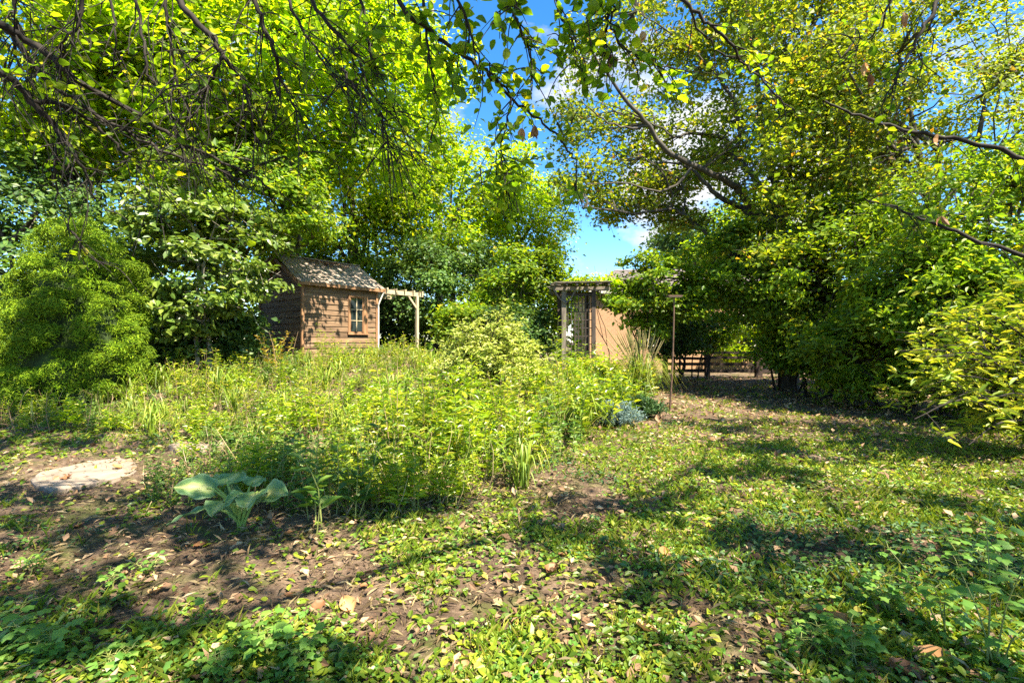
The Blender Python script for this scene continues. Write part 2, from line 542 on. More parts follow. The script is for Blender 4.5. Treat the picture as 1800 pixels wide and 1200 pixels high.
def soil_mat():
    m, n, l, out = new_mat('garden_soil')
    g = n.new('ShaderNodeNewGeometry')

    def noise(s, d=6, r=.6):
        z = n.new('ShaderNodeTexNoise')
        z.inputs['Scale'].default_value = s
        z.inputs['Detail'].default_value = d
        z.inputs['Roughness'].default_value = r
        l.new(g.outputs['Position'], z.inputs['Vector'])
        return z.outputs['Fac']
    r1 = ramp(n, [(.3, (.05, .034, .025)), (.5, (.12, .083, .058)), (.7, (.25, .18, .125))])
    l.new(noise(9, 9, .72), r1.inputs['Fac'])
    r2 = ramp(n, [(.35, (.62, .60, .58)), (.65, (1.25, 1.22, 1.18))])
    l.new(noise(.9, 4), r2.inputs['Fac'])
    c = mixc(n, l, 'MULTIPLY', 1.0, r1.outputs['Color'], r2.outputs['Color'])
    # moss and old litter in patches
    r3 = ramp(n, [(.50, (0, 0, 0)), (.62, (.75, .75, .75))])
    l.new(noise(1.7, 8, .7), r3.inputs['Fac'])
    c = mixc(n, l, 'MIX', r3.outputs['Color'], c, (.085, .105, .022))
    # fine pale flecks of straw and grit
    r4 = ramp(n, [(.64, (0, 0, 0)), (.72, (.8, .8, .8))])
    l.new(noise(70, 3, .6), r4.inputs['Fac'])
    c = mixc(n, l, 'MIX', r4.outputs['Color'], c, (.34, .26, .19))
    p = n.new('ShaderNodeBsdfPrincipled')
    p.inputs['Roughness'].default_value = .95
    p.inputs['Specular IOR Level'].default_value = .15
    l.new(c, p.inputs['Base Color'])
    b = n.new('ShaderNodeBump')
    b.inputs['Strength'].default_value = .9
    b.inputs['Distance'].default_value = .03
    l.new(noise(34, 8, .7), b.inputs['Height'])
    l.new(b.outputs['Normal'], p.inputs['Normal'])
    l.new(p.outputs[0], out.inputs['Surface'])
    return m


M['soil'] = soil_mat()


def hosta_mat():
    m, n, l, out = new_mat('hosta_blade')
    tcn = n.new('ShaderNodeTexCoord')
    sp = n.new('ShaderNodeSeparateXYZ')
    l.new(tcn.outputs['UV'], sp.inputs[0])
    # u across the blade from the rib: cream-green heart, blue-green margin
    r = ramp(n, [(.0, (.55, .55, .22)), (.25, (.38, .44, .13)), (.45, (.16, .28, .08)), (.8, (.13, .25, .09)), (1, (.26, .38, .16))])
    nz = n.new('ShaderNodeTexNoise')
    nz.inputs['Scale'].default_value = 6
    l.new(tcn.outputs['UV'], nz.inputs['Vector'])
    ad = n.new('ShaderNodeMath')
    ad.operation = 'MULTIPLY_ADD'
    ad.inputs[1].default_value = .35
    l.new(nz.outputs['Fac'], ad.inputs[0])
    l.new(sp.outputs['X'], ad.inputs[2])
    sb = n.new('ShaderNodeMath')
    sb.operation = 'SUBTRACT'
    sb.inputs[1].default_value = .17
    l.new(ad.outputs[0], sb.inputs[0])
    l.new(sb.outputs[0], r.inputs['Fac'])
    # parallel veins
    wv = n.new('ShaderNodeMath')
    wv.operation = 'SINE'
    ml = n.new('ShaderNodeMath')
    ml.operation = 'MULTIPLY'
    ml.inputs[1].default_value = 44
    l.new(sp.outputs['X'], ml.inputs[0])
    l.new(ml.outputs[0], wv.inputs[0])
    b = n.new('ShaderNodeBump')
    b.inputs['Strength'].default_value = .5
    b.inputs['Distance'].default_value = .006
    l.new(wv.outputs[0], b.inputs['Height'])
    p = n.new('ShaderNodeBsdfPrincipled')
    p.inputs['Roughness'].default_value = .42
    l.new(r.outputs['Color'], p.inputs['Base Color'])
    l.new(b.outputs['Normal'], p.inputs['Normal'])
    t = n.new('ShaderNodeBsdfTranslucent')
    l.new(r.outputs['Color'], t.inputs['Color'])
    mx_ = n.new('ShaderNodeMixShader')
    mx_.inputs[0].default_value = .25
    l.new(p.outputs[0], mx_.inputs[1])
    l.new(t.outputs[0], mx_.inputs[2])
    l.new(mx_.outputs[0], out.inputs['Surface'])
    return m


M['hosta'] = hosta_mat()

# ------------------------------------------------------------------ ground
def build_ground():
    xs = np.concatenate([np.linspace(-400, -40, 8)[:-1], np.linspace(-40, -12, 24)[:-1], np.arange(-12, 14, .13), np.linspace(14, 40, 22)[1:], np.linspace(40, 400, 8)[1:]])
    ys = np.concatenate([np.linspace(-300, -6, 10)[:-1], np.linspace(-6, 1.2, 30)[:-1], np.arange(1.2, 9, .10), np.arange(9, 22, .25), np.linspace(22, 60, 30)[1:], np.linspace(60, 900, 12)[1:]])
    X, Y = np.meshgrid(xs, ys)
    Z = ground_z(X, Y)
    near = sstep(22, 12, Y) * sstep(14, 11, np.abs(X))
    Z = Z + near * (0.014 * wob(X, Y, 7.0) + 0.010 * wob(Y, X, 17.0) + .004 * R.normal(size=X.shape))
    nx, ny = len(xs), len(ys)
    i = np.arange(nx - 1)[None, :] + np.arange(ny - 1)[:, None] * nx
    q = np.stack([i, i + 1, i + nx + 1, i + nx], -1).reshape(-1, 4)
    mb = MB()
    mb.smooth = True
    mb.add(np.stack([X, Y, Z], -1), quads=q)
    o = mb.build('ground', M['soil'])
    tag(o, 'brown garden soil with moss sloping gently up to the shed', None, None, 'structure')


build_ground()

# ------------------------------------------------------------------ house beyond the fence
def build_house():
    x0, x1, y0, y1 = 4.15, 15.5, 26.0, 33.0
    zb, ze = 0.0, 4.05
    t = thing('house', 'tan brick bungalow with a pale shingle roof half hidden behind the arbour and trees', 'house', (x0, y0, zb))
    O = np.array([x0, y0, zb])
    w = MB()
    w.box(((x0 + x1) / 2, y0 + .15, (zb + ze) / 2 - .2), (x1 - x0, .3, ze - zb + .4))
    w.build('wall', M['brick'], t, O)
    w = MB()
    w.box((x0 + .15, (y0 + .3 + y1) / 2, (zb + ze) / 2 - .2), (.3, y1 - y0 - .3, ze - zb + .4))
    w.build('wall', M['brick'], t, O)
    w = MB()
    w.box((x1 - .15, (y0 + .3 + y1) / 2, (zb + ze) / 2 - .2), (.3, y1 - y0 - .3, ze - zb + .4))
    w.build('wall', M['brick'], t, O)
    # hip roof
    e = .25
    rz = 5.75
    ym = (y0 + y1) / 2
    a = [(x0 - e, y0 - e, ze), (x1 + e, y0 - e, ze), (x1 + e, y1 + e, ze), (x0 - e, y1 + e, ze), (x0 + 2.2, ym, rz), (x1 - 2.2, ym, rz)]
    b = [(p[0], p[1], p[2] + .12) for p in a]
    r = MB()
    r.add(b, tris=[[1, 2, 5], [3, 0, 4]], quads=[[0, 1, 5, 4], [2, 3, 4, 5]])
    roof = r.build('roof', M['shingle'], t, O)
    # shingle courses
    for k in range(12):
        f0, f1 = k / 12, (k + 1) / 12
        c = MB()
        pa = [np.array(b[0]) * (1 - f0) + np.array(b[4]) * f0, np.array(b[1]) * (1 - f0) + np.array(b[5]) * f0,
              np.array(b[1]) * (1 - f1) + np.array(b[5]) * f1, np.array(b[0]) * (1 - f1) + np.array(b[4]) * f1]
        up0, up1 = np.array([0, -.01, .05]), np.array([0, 0, .015])
        top = [pa[0] + up0, pa[1] + up0, pa[2] + up1, pa[3] + up1]
        c.add(np.array(pa + top), quads=[[4, 5, 6, 7], [0, 1, 5, 4]])
        c.build('shingle_course', M['shingle'], roof, O)
    s = MB()
    s.box(((x0 + x1) / 2, (y0 + y1) / 2, ze + .03), (x1 - x0 + 2 * e - .02, y1 - y0 + 2 * e - .02, .06))
    s.build('soffit', M['soffit'], t, O)
    g = MB()
    g.box(((x0 + x1) / 2, y0 - e - .06, ze + .06), (x1 - x0 + 2 * e, .11, .13))
    g.build('gutter', M['white_paint'], t, O)
    for wx in (8.0, 12.9):
        f = MB()
        for sx, sz, ww, hh in ((wx, 2.9, 1.5, .1), (wx, 1.3, 1.5, .1)):
            f.box((sx, y0 - .03, sz), (ww, .08, hh))
        for sx in (wx - .7, wx, wx + .7):
            f.box((sx, y0 - .031, 2.1), (.08, .075, 1.498))
        fr = f.build('window', M['white_paint'], t, O)
        p = MB()
        p.box((wx, y0 - .01, 2.1), (1.4, .02, 1.55))
        p.build('pane', M['glass'], fr, O)


build_house()

# ------------------------------------------------------------------ shed
U = unit(np.array([1.44, 1.86, 0.0]))      # along the front wall, receding to the right
Vn = np.array([-U[1], U[0], 0.0])          # into the shed / along the gable wall
SC = np.array([-5.64, 13.0, 0.0])          # near corner
SB, SE = 0.72, 3.16                        # base and eave height
SL, SW = 2.42, 2.44
RIDGE = 3.88


def sp_(u, v, z):
    return SC + U * u + Vn * v + np.array([0, 0, z])


def frame(xa, ya):
    xa, ya = unit(np.asarray(xa, float)), unit(np.asarray(ya, float))
    za = np.cross(xa, ya)
    return np.stack([xa, ya, za], 1)


def orient(o, origin, Mx, parent_loc):
    o.matrix_local = Matrix.Translation(Vector(np.asarray(origin) - np.asarray(parent_loc))) @ Matrix(Mx.tolist()).to_4x4()


def build_shed():
    base = sp_(0, 0, SB)
    t = thing('shed', 'small cedar clapboard garden shed with a six pane window and weathered board roof', 'shed', base)
    nf = -Vn            # outward normal of the front wall
    ng = -U             # outward normal of the gable wall
    # wall cores, boards hang on them
    fw = MB()
    fw.box(sp_(SL / 2, .06, (SB + SE) / 2), (SL - .02, .06, SE - SB), frame(U, Vn))
    front = fw.build('front_wall', M['interior'], t, base)
    gm = MB()
    g0 = [sp_(.03, .03, SB), sp_(.03, SW - .03, SB), sp_(.03, SW - .03, SE), sp_(.03, SW / 2, RIDGE - .05), sp_(.03, .03, SE)]
    g1 = [p + U * .05 for p in g0]
    gm.add(np.array(g0 + g1), tris=[[2, 3, 4], [9, 8, 7]], quads=[[0, 1, 2, 4], [5, 9, 7, 6], [0, 5, 6, 1], [1, 6, 7, 2], [0, 4, 9, 5]])
    gable = gm.build('gable_wall', M['interior'], t, base)
    gb = MB()
    gb.box(sp_(SL / 2, SW - .03, (SB + SE) / 2), (SL - .02, .06, SE - SB), frame(U, Vn))
    gb.build('back_wall', M['cedar_trim'], t, base)
    h0 = [p + U * (SL - .11) for p in g0]
    h1 = [p + U * .05 for p in h0]
    gm = MB()
    gm.add(np.array(h0 + h1), tris=[[2, 3, 4], [9, 8, 7]], quads=[[0, 1, 2, 4], [5, 9, 7, 6], [0, 5, 6, 1], [1, 6, 7, 2], [0, 4, 9, 5]])
    gm.build('end_wall', M['cedar_trim'], t, base)

    # clapboards: local x along the board, wedge section leaning out at the bottom
    def board(parent, origin, xdir, ndir, x0, x1, z, h, mat=M['cedar']):
        L = x1 - x0
        jit = random.uniform(-.004, .004)
        thick = .034 + random.uniform(-.004, .005)
        sag = random.uniform(-.005, .005)
        sec = [(0, -.022 + jit), (thick, -.02 + jit), (.012, h - .006), (0, h - .006)]
        vs = []
        n = 5
        for k in range(n):
            f = k / (n - 1)
            zz = sag * math.sin(f * 3.14 + .6)
            bow = .005 * math.sin(f * 5 + z * 9)
            for a, b in sec:
                vs.append((f * L, a + (bow if a > 0.02 else 0), b + zz))
        q = []
        for k in range(n - 1):
            for j in range(4):
                q.append([k * 4 + j, k * 4 + (j + 1) % 4, k * 4 + 4 + (j + 1) % 4, k * 4 + 4 + j])
        q.append([0, 3, 2, 1])
        q.append([(n - 1) * 4 + j for j in range(4)])
        mb = MB()
        mb.add(vs, quads=q)
        o = mb.build('board', mat, parent)
        Mx = np.stack([unit(np.asarray(xdir, float)), unit(np.asarray(ndir, float)), np.array([0, 0, 1.0])], 1)
        orient(o, np.asarray(origin) + np.asarray(xdir) * x0 + np.array([0, 0, z]), Mx, base)
        o['axis'] = 'length'

    nb = 15
    h = (SE - .13 - SB) / nb
    wx0, wx1, wz0, wz1 = 1.40, 2.06, 1.70, 2.86     # window opening incl. frame
    org = sp_(0, .028, 0)
    for k in range(nb):
        z = SB + k * h
        cut = z + h > wz0 + .03 and z < wz1 - .03
        if cut:
            board(front, org, U, nf, .06, wx0, z, h)
            board(front, org, U, nf, wx1, SL - .05, z, h)
        elif k in (2, 9):
            s = random.uniform(.9, 1.5)
            board(front, org, U, nf, .06, s, z, h)
            board(front, org, U, nf, s + .004, SL - .05, z, h)
        else:
            board(front, org, U, nf, .06, SL - .05, z, h)
    mb = MB()
    mb.box(sp_(SL / 2, .005, SE - .055), (SL - .1, .045, .13), frame(U, Vn))
    mb.build('frieze_board', M['cedar'], front, base)
    orgg = sp_(.028, 0, 0)
    k = 0
    while True:
        z = SB + k * h * 1.06
        if z > RIDGE - .22:
            break
        v0, v1 = .06, SW - .04
        if z + h > SE:
            f = (z + h - SE) / (RIDGE - SE)
            v0, v1 = f * SW / 2 + .05, SW - f * SW / 2 - .05
        board(gable, orgg, Vn, ng, v0, v1, z, h * 1.06)
        k += 1
    # corner trims
    for (u, v, du, dv) in ((-.012, -.012, .07, .07), (SL - .035, -.012, .07, .07), (-.012, SW - .05, .07, .07)):
        c = MB()
        c.box(sp_(u + du / 2 - .02, v + dv / 2 - .02, (SB + SE) / 2 - .02), (du, dv, SE - SB + .06), frame(U, Vn))
        c.build('corner_trim', M['cedar_trim'], t, base)
    # skid / plinth
    c = MB()
    c.box(sp_(SL / 2, SW / 2, SB - .12), (SL - .05, SW - .05, .24), frame(U, Vn))
    c.build('plinth', M['grey_wood'], t, base)

    # window: outer casing, sash, muntins, six panes
    def wbox(mb, u, z, w, hh, d0, d1):
        mb.box(sp_(u, -(d0 + d1) / 2 + .028, z), (w, abs(d1 - d0), hh), frame(U, Vn))
    um, zm = (wx0 + wx1) / 2, (wz0 + wz1) / 2
    W, H = wx1 - wx0, wz1 - wz0
    casing = MB()
    wbox(casing, wx0 + .03, zm, .06, H, 0, .055)
    wbox(casing, wx1 - .065, zm, .13, H, 0, .055)
    wbox(casing, um, wz1 - .025, W - .001, .05, 0, .062)
    win = casing.build('window', M['cedar_trim'], t, base)
    s = MB()
    wbox(s, um, wz0 + .025, W + .05, .05, 0, .085)
    s.build('sill', M['cedar_trim'], win, base)
    a0, a1, b0, b1 = wx0 + .06, wx1 - .13, wz0 + .05, wz1 - .05
    s = MB()
    wbox(s, a0 + .018, (b0 + b1) / 2, .036, b1 - b0, -.01, .03)
    wbox(s, a1 - .018, (b0 + b1) / 2, .036, b1 - b0, -.01, .03)
    wbox(s, (a0 + a1) / 2, b0 + .018, a1 - a0 - .072, .036, -.01, .03)
    wbox(s, (a0 + a1) / 2, b1 - .018, a1 - a0 - .072, .036, -.01, .03)
    s.build('sash', M['cedar_trim'], win, base)
    c0, c1, e0, e1 = a0 + .036, a1 - .036, b0 + .036, b1 - .036
    m_ = MB()
    wbox(m_, (c0 + c1) / 2, (e0 + e1) / 2, .024, e1 - e0, 0, .026)
    m_.build('muntin', M['pale_wood'], win, base)
    for f in (1 / 3, 2 / 3):
        m_ = MB()
        wbox(m_, (c0 + c1) / 2, e0 + (e1 - e0) * f, c1 - c0, .020, 0, .023)
        m_.build('muntin', M['pale_wood'], win, base)
    for i in range(2):
        for j in range(3):
            p = MB()
            uu = c0 + (c1 - c0) * (i + .5) / 2
            zz = e0 + (e1 - e0) * (j + .5) / 3
            wbox(p, uu, zz, (c1 - c0) / 2 - .02, (e1 - e0) / 3 - .018, -.004, .004)
            p.build('pane', M['glass'], win, base)

    # roof: decking + overlapping weathered boards running down the slope
    ov_e, ov_g = .16, .17
    rise = (RIDGE - SE) / (SW / 2)
    for side in (0, 1):
        def rp(u, v, lift):
            # v measured from ridge (0) to eave along horizontal
            vv = SW / 2 - v if side == 0 else SW / 2 + v
            return sp_(u, vv, RIDGE + .03 - v * rise + lift)
        vmax = SW / 2 + ov_e
        d = MB()
        u0, u1 = -ov_g, SL + ov_g
        q = [rp(u0, 0, 0), rp(u1, 0, 0), rp(u1, vmax, 0), rp(u0, vmax, 0), rp(u0, 0, -.025), rp(u1, 0, -.025), rp(u1, vmax, -.025), rp(u0, vmax, -.025)]
        d.add(np.array(q), quads=[[0, 1, 2, 3], [7, 6, 5, 4], [0, 3, 7, 4], [1, 5, 6, 2], [3, 2, 6, 7]])
        roof = d.build('roof', M['roof_board'], t, base)
        rng = random.Random(3 + side)
        for course in range(2):
            u = u0
            while u < u1 - .03:
                w = rng.uniform(.12, .21)
                ue = min(u + w, u1)
                va, vb = ((.0, vmax * .56), (vmax * .5, vmax + .02))[course]
                lift = (.030, .008)[course] + rng.uniform(-.002, .012)
                vb += rng.uniform(-.035, .02)
                th = .016
                dz = rng.uniform(-.006, .006)
                g = .005
                q = [rp(u + g, va, lift), rp(ue - g, va, lift), rp(ue - g, vb, lift + dz), rp(u + g, vb, lift - dz)]
                q += [p + np.array([0, 0, th]) for p in q]
                mid = sum(q) / 8
                pb = MB()
                pb.add(np.array(q) - mid, quads=[[3, 2, 1, 0], [4, 5, 6, 7], [0, 1, 5, 4], [1, 2, 6, 5], [2, 3, 7, 6], [3, 0, 4, 7]])
                o = pb.build('shingle', M['roof_board'], roof)
                o.location = tuple(mid - base)
                u = ue
    c = MB()
    c.box(sp_(SL / 2, SW / 2, RIDGE + .085), (SL + 2 * ov_g + .02, .16, .022), frame(U, Vn))
    c.build('ridge_cap', M['roof_board'], t, base)
    c = MB()
    v = -ov_e + .0
    c.box(sp_(SL / 2, v + .012, SE - ov_e * rise + .0), (SL + 2 * ov_g, .028, .10), frame(U, Vn))
    c.build('fascia', M['cedar_trim'], t, base)
    # barge boards
    for uu in (-ov_g - .014, SL + ov_g + .014):
        for side in (0, 1):
            b = MB()
            va = (0, SW / 2 + ov_e)
            pts = []
            for du in (-.013, .013):
                for v_ in va:
                    vv = SW / 2 - v_ if side == 0 else SW / 2 + v_
                    zt = RIDGE + .035 - v_ * rise
                    pts += [sp_(uu + du, vv, zt), sp_(uu + du, vv, zt - .11)]
            b.add(np.array(pts), quads=[[0, 1, 3, 2], [4, 6, 7, 5], [0, 2, 6, 4], [1, 5, 7, 3], [2, 3, 7, 6], [0, 4, 5, 1]])
            b.build('barge_board', M['cedar_trim'], t, base)
    # white downspout at the far front corner
    dn = MB()
    dn.smooth = True
    dn.tube(smooth_line([sp_(SL + .15, -.15, SE - .14), sp_(SL + .12, -.13, SE - .20), sp_(SL + .02, -.045, SE - .52), sp_(SL + .015, -.045, SE - .62)], 4), .022, 8)
    dn.tube([sp_(SL + .015, -.045, SE - .6), sp_(SL + .015, -.045, SB - .05)], .022, 8)
    dn.build('downspout', M['white_paint'], t, base)
    # leaf litter and moss caught on the roof
    mb = MB()
    n = 900
    uu = R.normal(1.4, .45, n).clip(0, SL)
    vv = np.abs(R.normal(.12, .22, n)).clip(0, 1.2)
    P = np.array([sp_(a, SW / 2 - b, RIDGE + .09 - b * rise + .01) for a, b in zip(uu, vv)])
    scatter_leaves(mb, P, .05, .6, up=1.2, shape='d2')
    o = mb.build('roof_litter', M['litter'], None)
    tag(o, 'brown fallen leaves gathered along the shed roof ridge', None, None, 'stuff')


build_shed()


def build_lean_to():
    far = sp_(SL + .10, -.02, 0)
    base = sp_(SL + 1.55, 0, .8)
    t = thing('pergola', 'open timber pergola with one pale post attached to the right of the shed', 'pergola', base)

    def bx(name, c, s, Mx, mat=M['pale_wood']):
        b = MB()
        b.box(c, s, Mx)
        return b.build(name, mat, t, base)
    Fm = frame(U, Vn)
    bx('beam', sp_(SL + 1.02, -.02, 3.06), (1.72, .07, .13), Fm)
    bx('beam', sp_(SL + 1.02, 1.5, 3.06), (1.72, .07, .13), Fm)
    for k in range(5):
        bx('rafter', sp_(SL + .30 + k * .36, .74, 3.15), (.045, 1.75, .055), Fm)
    bx('post', sp_(SL + 1.58, -.02, 1.87), (.09, .09, 2.25), Fm)
    a, b = sp_(SL + 1.20, -.02, 3.0), sp_(SL + 1.55, -.02, 2.62)
    d = b - a
    bx('brace', (a + b) / 2, (np.linalg.norm(d), .05, .06), frame(d, Vn))


build_lean_to()


# ------------------------------------------------------------------ arbour with lattice
def build_arbor():
    base = np.array([1.35, 14.0, .75])
    t = thing('arbor', 'weathered grey arbour with slatted roof and dark lattice side panel', 'arbour', base)

    def bx(name, c, s, mat=M['grey_wood'], par=None, Mx=None):
        b = MB()
        b.box(c, s, Mx)
        return b.build(name, mat, par or t, base)
    xl, xr, yf, yb = 1.50, 2.36, 14.0, 15.3
    for x, y, m in ((xl, yf, 'grey_wood'), (xr, yf, 'dark_wood'), (xl, yb, 'dark_wood'), (xr, yb, 'dark_wood')):
        bx('post', (x, y, 1.85), (.13 if x == xl else .11, .12, 2.4), M[m])
    for y in (yf - .09, yb + .09):
        bx('beam', (2.0, y, 3.02), (1.62, .05, .12))
    for k in range(6):
        bx('rafter', (1.28 + k * .29 + random.uniform(-.02, .02), (yf + yb) / 2, 3.125), (.05, 2.0, .07))
    for k in range(9):
        b = MB()
        b.box((2.0 + random.uniform(-.05, .05), yf - .3 + k * .22, 3.185), (1.7 + random.uniform(-.1, .1), .17, .022), Matrix.Rotation(random.uniform(-.03, .03), 3, 'Y'))
        b.build('roof_slat', M['grey_wood'], t, base)
    lat = MB()
    lat.box((1.96, yf + .02, 2.86), (.74, .05, .05))
    lt = lat.build('lattice', M['dark_wood'], t, base)
    n = 7
    for k in range(n):
        x = xl + .12 + k * (xr - xl - .24) / (n - 1)
        bx('lattice_strip', (x, yf + .01, 1.8), (.022, .014, 2.1), M['dark_wood'], lt)
    for k in range(9):
        bx('lattice_strip', (1.93, yf + .025, .95 + k * .235), (.76, .014, .022), M['dark_wood'], lt)
    for sx in (1, -1):
        b = MB()
        p0, p1 = np.array([xl + .04, yf - .09, 2.6]), np.array([xl - .3, yf - .09, 2.98])
        if sx < 0:
            p0, p1 = np.array([xl + .04, yf - .09, 2.6]), np.array([xl + .34, yf - .09, 2.98])
        b.tube(smooth_line([p0, (p0 + p1) / 2 + np.array([0, 0, -.05]), p1], 4), .025, 6)
        b.build('brace', M['grey_wood'], t, base)


build_arbor()


# ------------------------------------------------------------------ rail fence
def build_fence():
    base = np.array([6.8, 20.2, 0])
    t = thing('rail_fence', 'low dark wooden fence of posts and four horizontal rails behind the lawn', 'fence', base)
    xs = [6.4, 8.15, 10.3, 12.4, 14.6, 16.8]
    for k, x in enumerate(xs):
        y = 20.2 + .0 * x
        b = MB()
        gz = float(ground_z(x, y))
        b.box((x, y, gz + .58), (.26 if k in (2,) else .18, .18, 1.30 + (.08 if k == 2 else 0)), Matrix.Rotation(random.uniform(-.02, .02), 3, 'Y'))
        b.build('post', M['fence_wood'], t, base)
    for i in range(len(xs) - 1):
        xa, xb = xs[i] + .1, xs[i + 1] - .1
        for j, z in enumerate((.28, .54, .80, 1.05)):
            za, zb = z + random.uniform(-.03, .03), z + random.uniform(-.03, .03)
            a, c = np.array([xa, 20.2, za]), np.array([xb, 20.2, zb])
            d = c - a
            b = MB()
            b.box((0, 0, 0), (np.linalg.norm(d), .05, .11 + random.uniform(-.02, .02)))
            o = b.build('rail', M['fence_wood'], t)
            orient(o, (a + c) / 2, frame(d, (0, 1, 0)), base)


build_fence()


# ------------------------------------------------------------------ bird feeder pole
def build_pole():
    b0 = at(1177, 725, 10.2)
    b0[2] = float(ground_z(b0[0], b0[1]))
    top = at(1185, 523, 10.2)
    t = thing('feeder_pole', 'rusty upright feeder pole with a small flat tray on top beside the lawn', 'pole', b0)
    p = MB()
    p.smooth = True
    mid = (b0 + top) / 2 + np.array([.02, 0, 0])
    p.tube(smooth_line([b0 - np.array([0, 0, .1]), mid, top], 6), [.022] * 6 + [.018] * 7, 8)
    p.build('pole', M['rust'], t, b0)
    c = MB()
    c.smooth = True
    c.tube([mid - np.array([0, 0, .05]), mid + np.array([0, 0, .05])], .027, 8)
    c.build('collar', M['rust'], t, b0)
    r = MB()
    for dx in (-.17, .17):
        r.box(top + np.array([dx * .8, 0, .03]), (.02, .20, .03))
    for dy in (-.12, .12):
        r.box(top + np.array([0, dy * .75, .031]), (.26, .02, .03))
    r.build('tray_rim', M['rust'], t, b0)
    r = MB()
    r.box(top + np.array([0, 0, .01]), (.27, .19, .016))
    r.build('tray', M['grey_wood'], t, b0)


build_pole()


# ------------------------------------------------------------------ light map of the ground (where sun patches fall)
LIT = [  # px, py, rx, ry in the photograph; the crown above leaves these open
    (700, 720, 520, 150), (200, 825, 190, 42), (820, 985, 150, 48), (640, 1085, 110, 32), (1010, 1060, 120, 40), (650, 1165, 90, 40),
    (1370, 1130, 105, 42), (1240, 1070, 75, 26), (1640, 815, 200, 38), (1460, 905, 240, 30), (1215, 930, 75, 30), (1050, 800, 90, 38), (1230, 722, 110, 14),
    (1330, 690, 190, 16), (1130, 860, 60, 22), (1620, 950, 170, 16), (330, 1075, 90, 14), (220, 1110, 60, 16), (850, 1120, 50, 20), (1120, 1160, 60, 26), (1430, 770, 70, 12), (460, 985, 34, 12), (760, 1020, 200, 26),
    (900, 1180, 240, 22), (1330, 1010, 120, 18), (1560, 860, 150, 22), (1290, 860, 110, 16), (1500, 730, 180, 12), (1120, 960, 60, 16), (560, 1120, 80, 18), (120, 1010, 60, 10), (90, 910, 80, 12), (1190, 1190, 160, 24), (1730, 905, 90, 16)]


def sun_score(x, y):
    """true where the photograph shows sun on the ground"""
    x, y = np.asarray(x, float), np.asarray(y, float)
    z = ground_z(x, y)
    yy = np.maximum(y, .4)
    px = 900 + x / yy * F
    py = 600 + (EYE - z) / yy * F
    s = np.zeros_like(px)
    for a, b, ra, rb in LIT:
        s = np.maximum(s, 1.15 - ((px - a) / ra) ** 2 - ((py - b) / rb) ** 2)
    s = s - .4 * np.exp(-((px - 420) / 130) ** 2 - ((py - 905) / 50) ** 2)
    return s


def wants_sun(x, y):
    s = sun_score(x, y) + .32 * wob(x * 2.6, y * 2.6, 1.0) + .34 * wob(y * 5.5, x * 5.5, 1.0)
    return s > -.02


def gap_keep(cl, share=.72):
    """thin the crown where its shadow would close a sun patch"""
    k = (cl[:, 2] - ground_z(cl[:, 0], cl[:, 1])) / SDIR[2]
    g = cl - SDIR[None, :] * k[:, None]
    return ~((sun_score(g[:, 0], g[:, 1]) > .2) & (R.random(len(cl)) < share))


# ------------------------------------------------------------------ trees
def add_limb(mb, a, b, r0, r1, rng, sag=0.12, n=6, sides=6):
    """a wobbling tapered limb from a to b; returns its points"""
    a, b = np.asarray(a, float), np.asarray(b, float)
    L = np.linalg.norm(b - a)
    ctl = [a]
    for f in (.3, .6, .82):
        p = a + (b - a) * f + rng.normal(size=3) * L * .05
        p[2] += math.sin(f * math.pi) * L * sag
        ctl.append(p)
    ctl.append(b)
    pts = smooth_line(ctl, max(2, n // 3))
    mb.tube(pts, np.linspace(r0, r1, len(pts)), sides)
    return pts


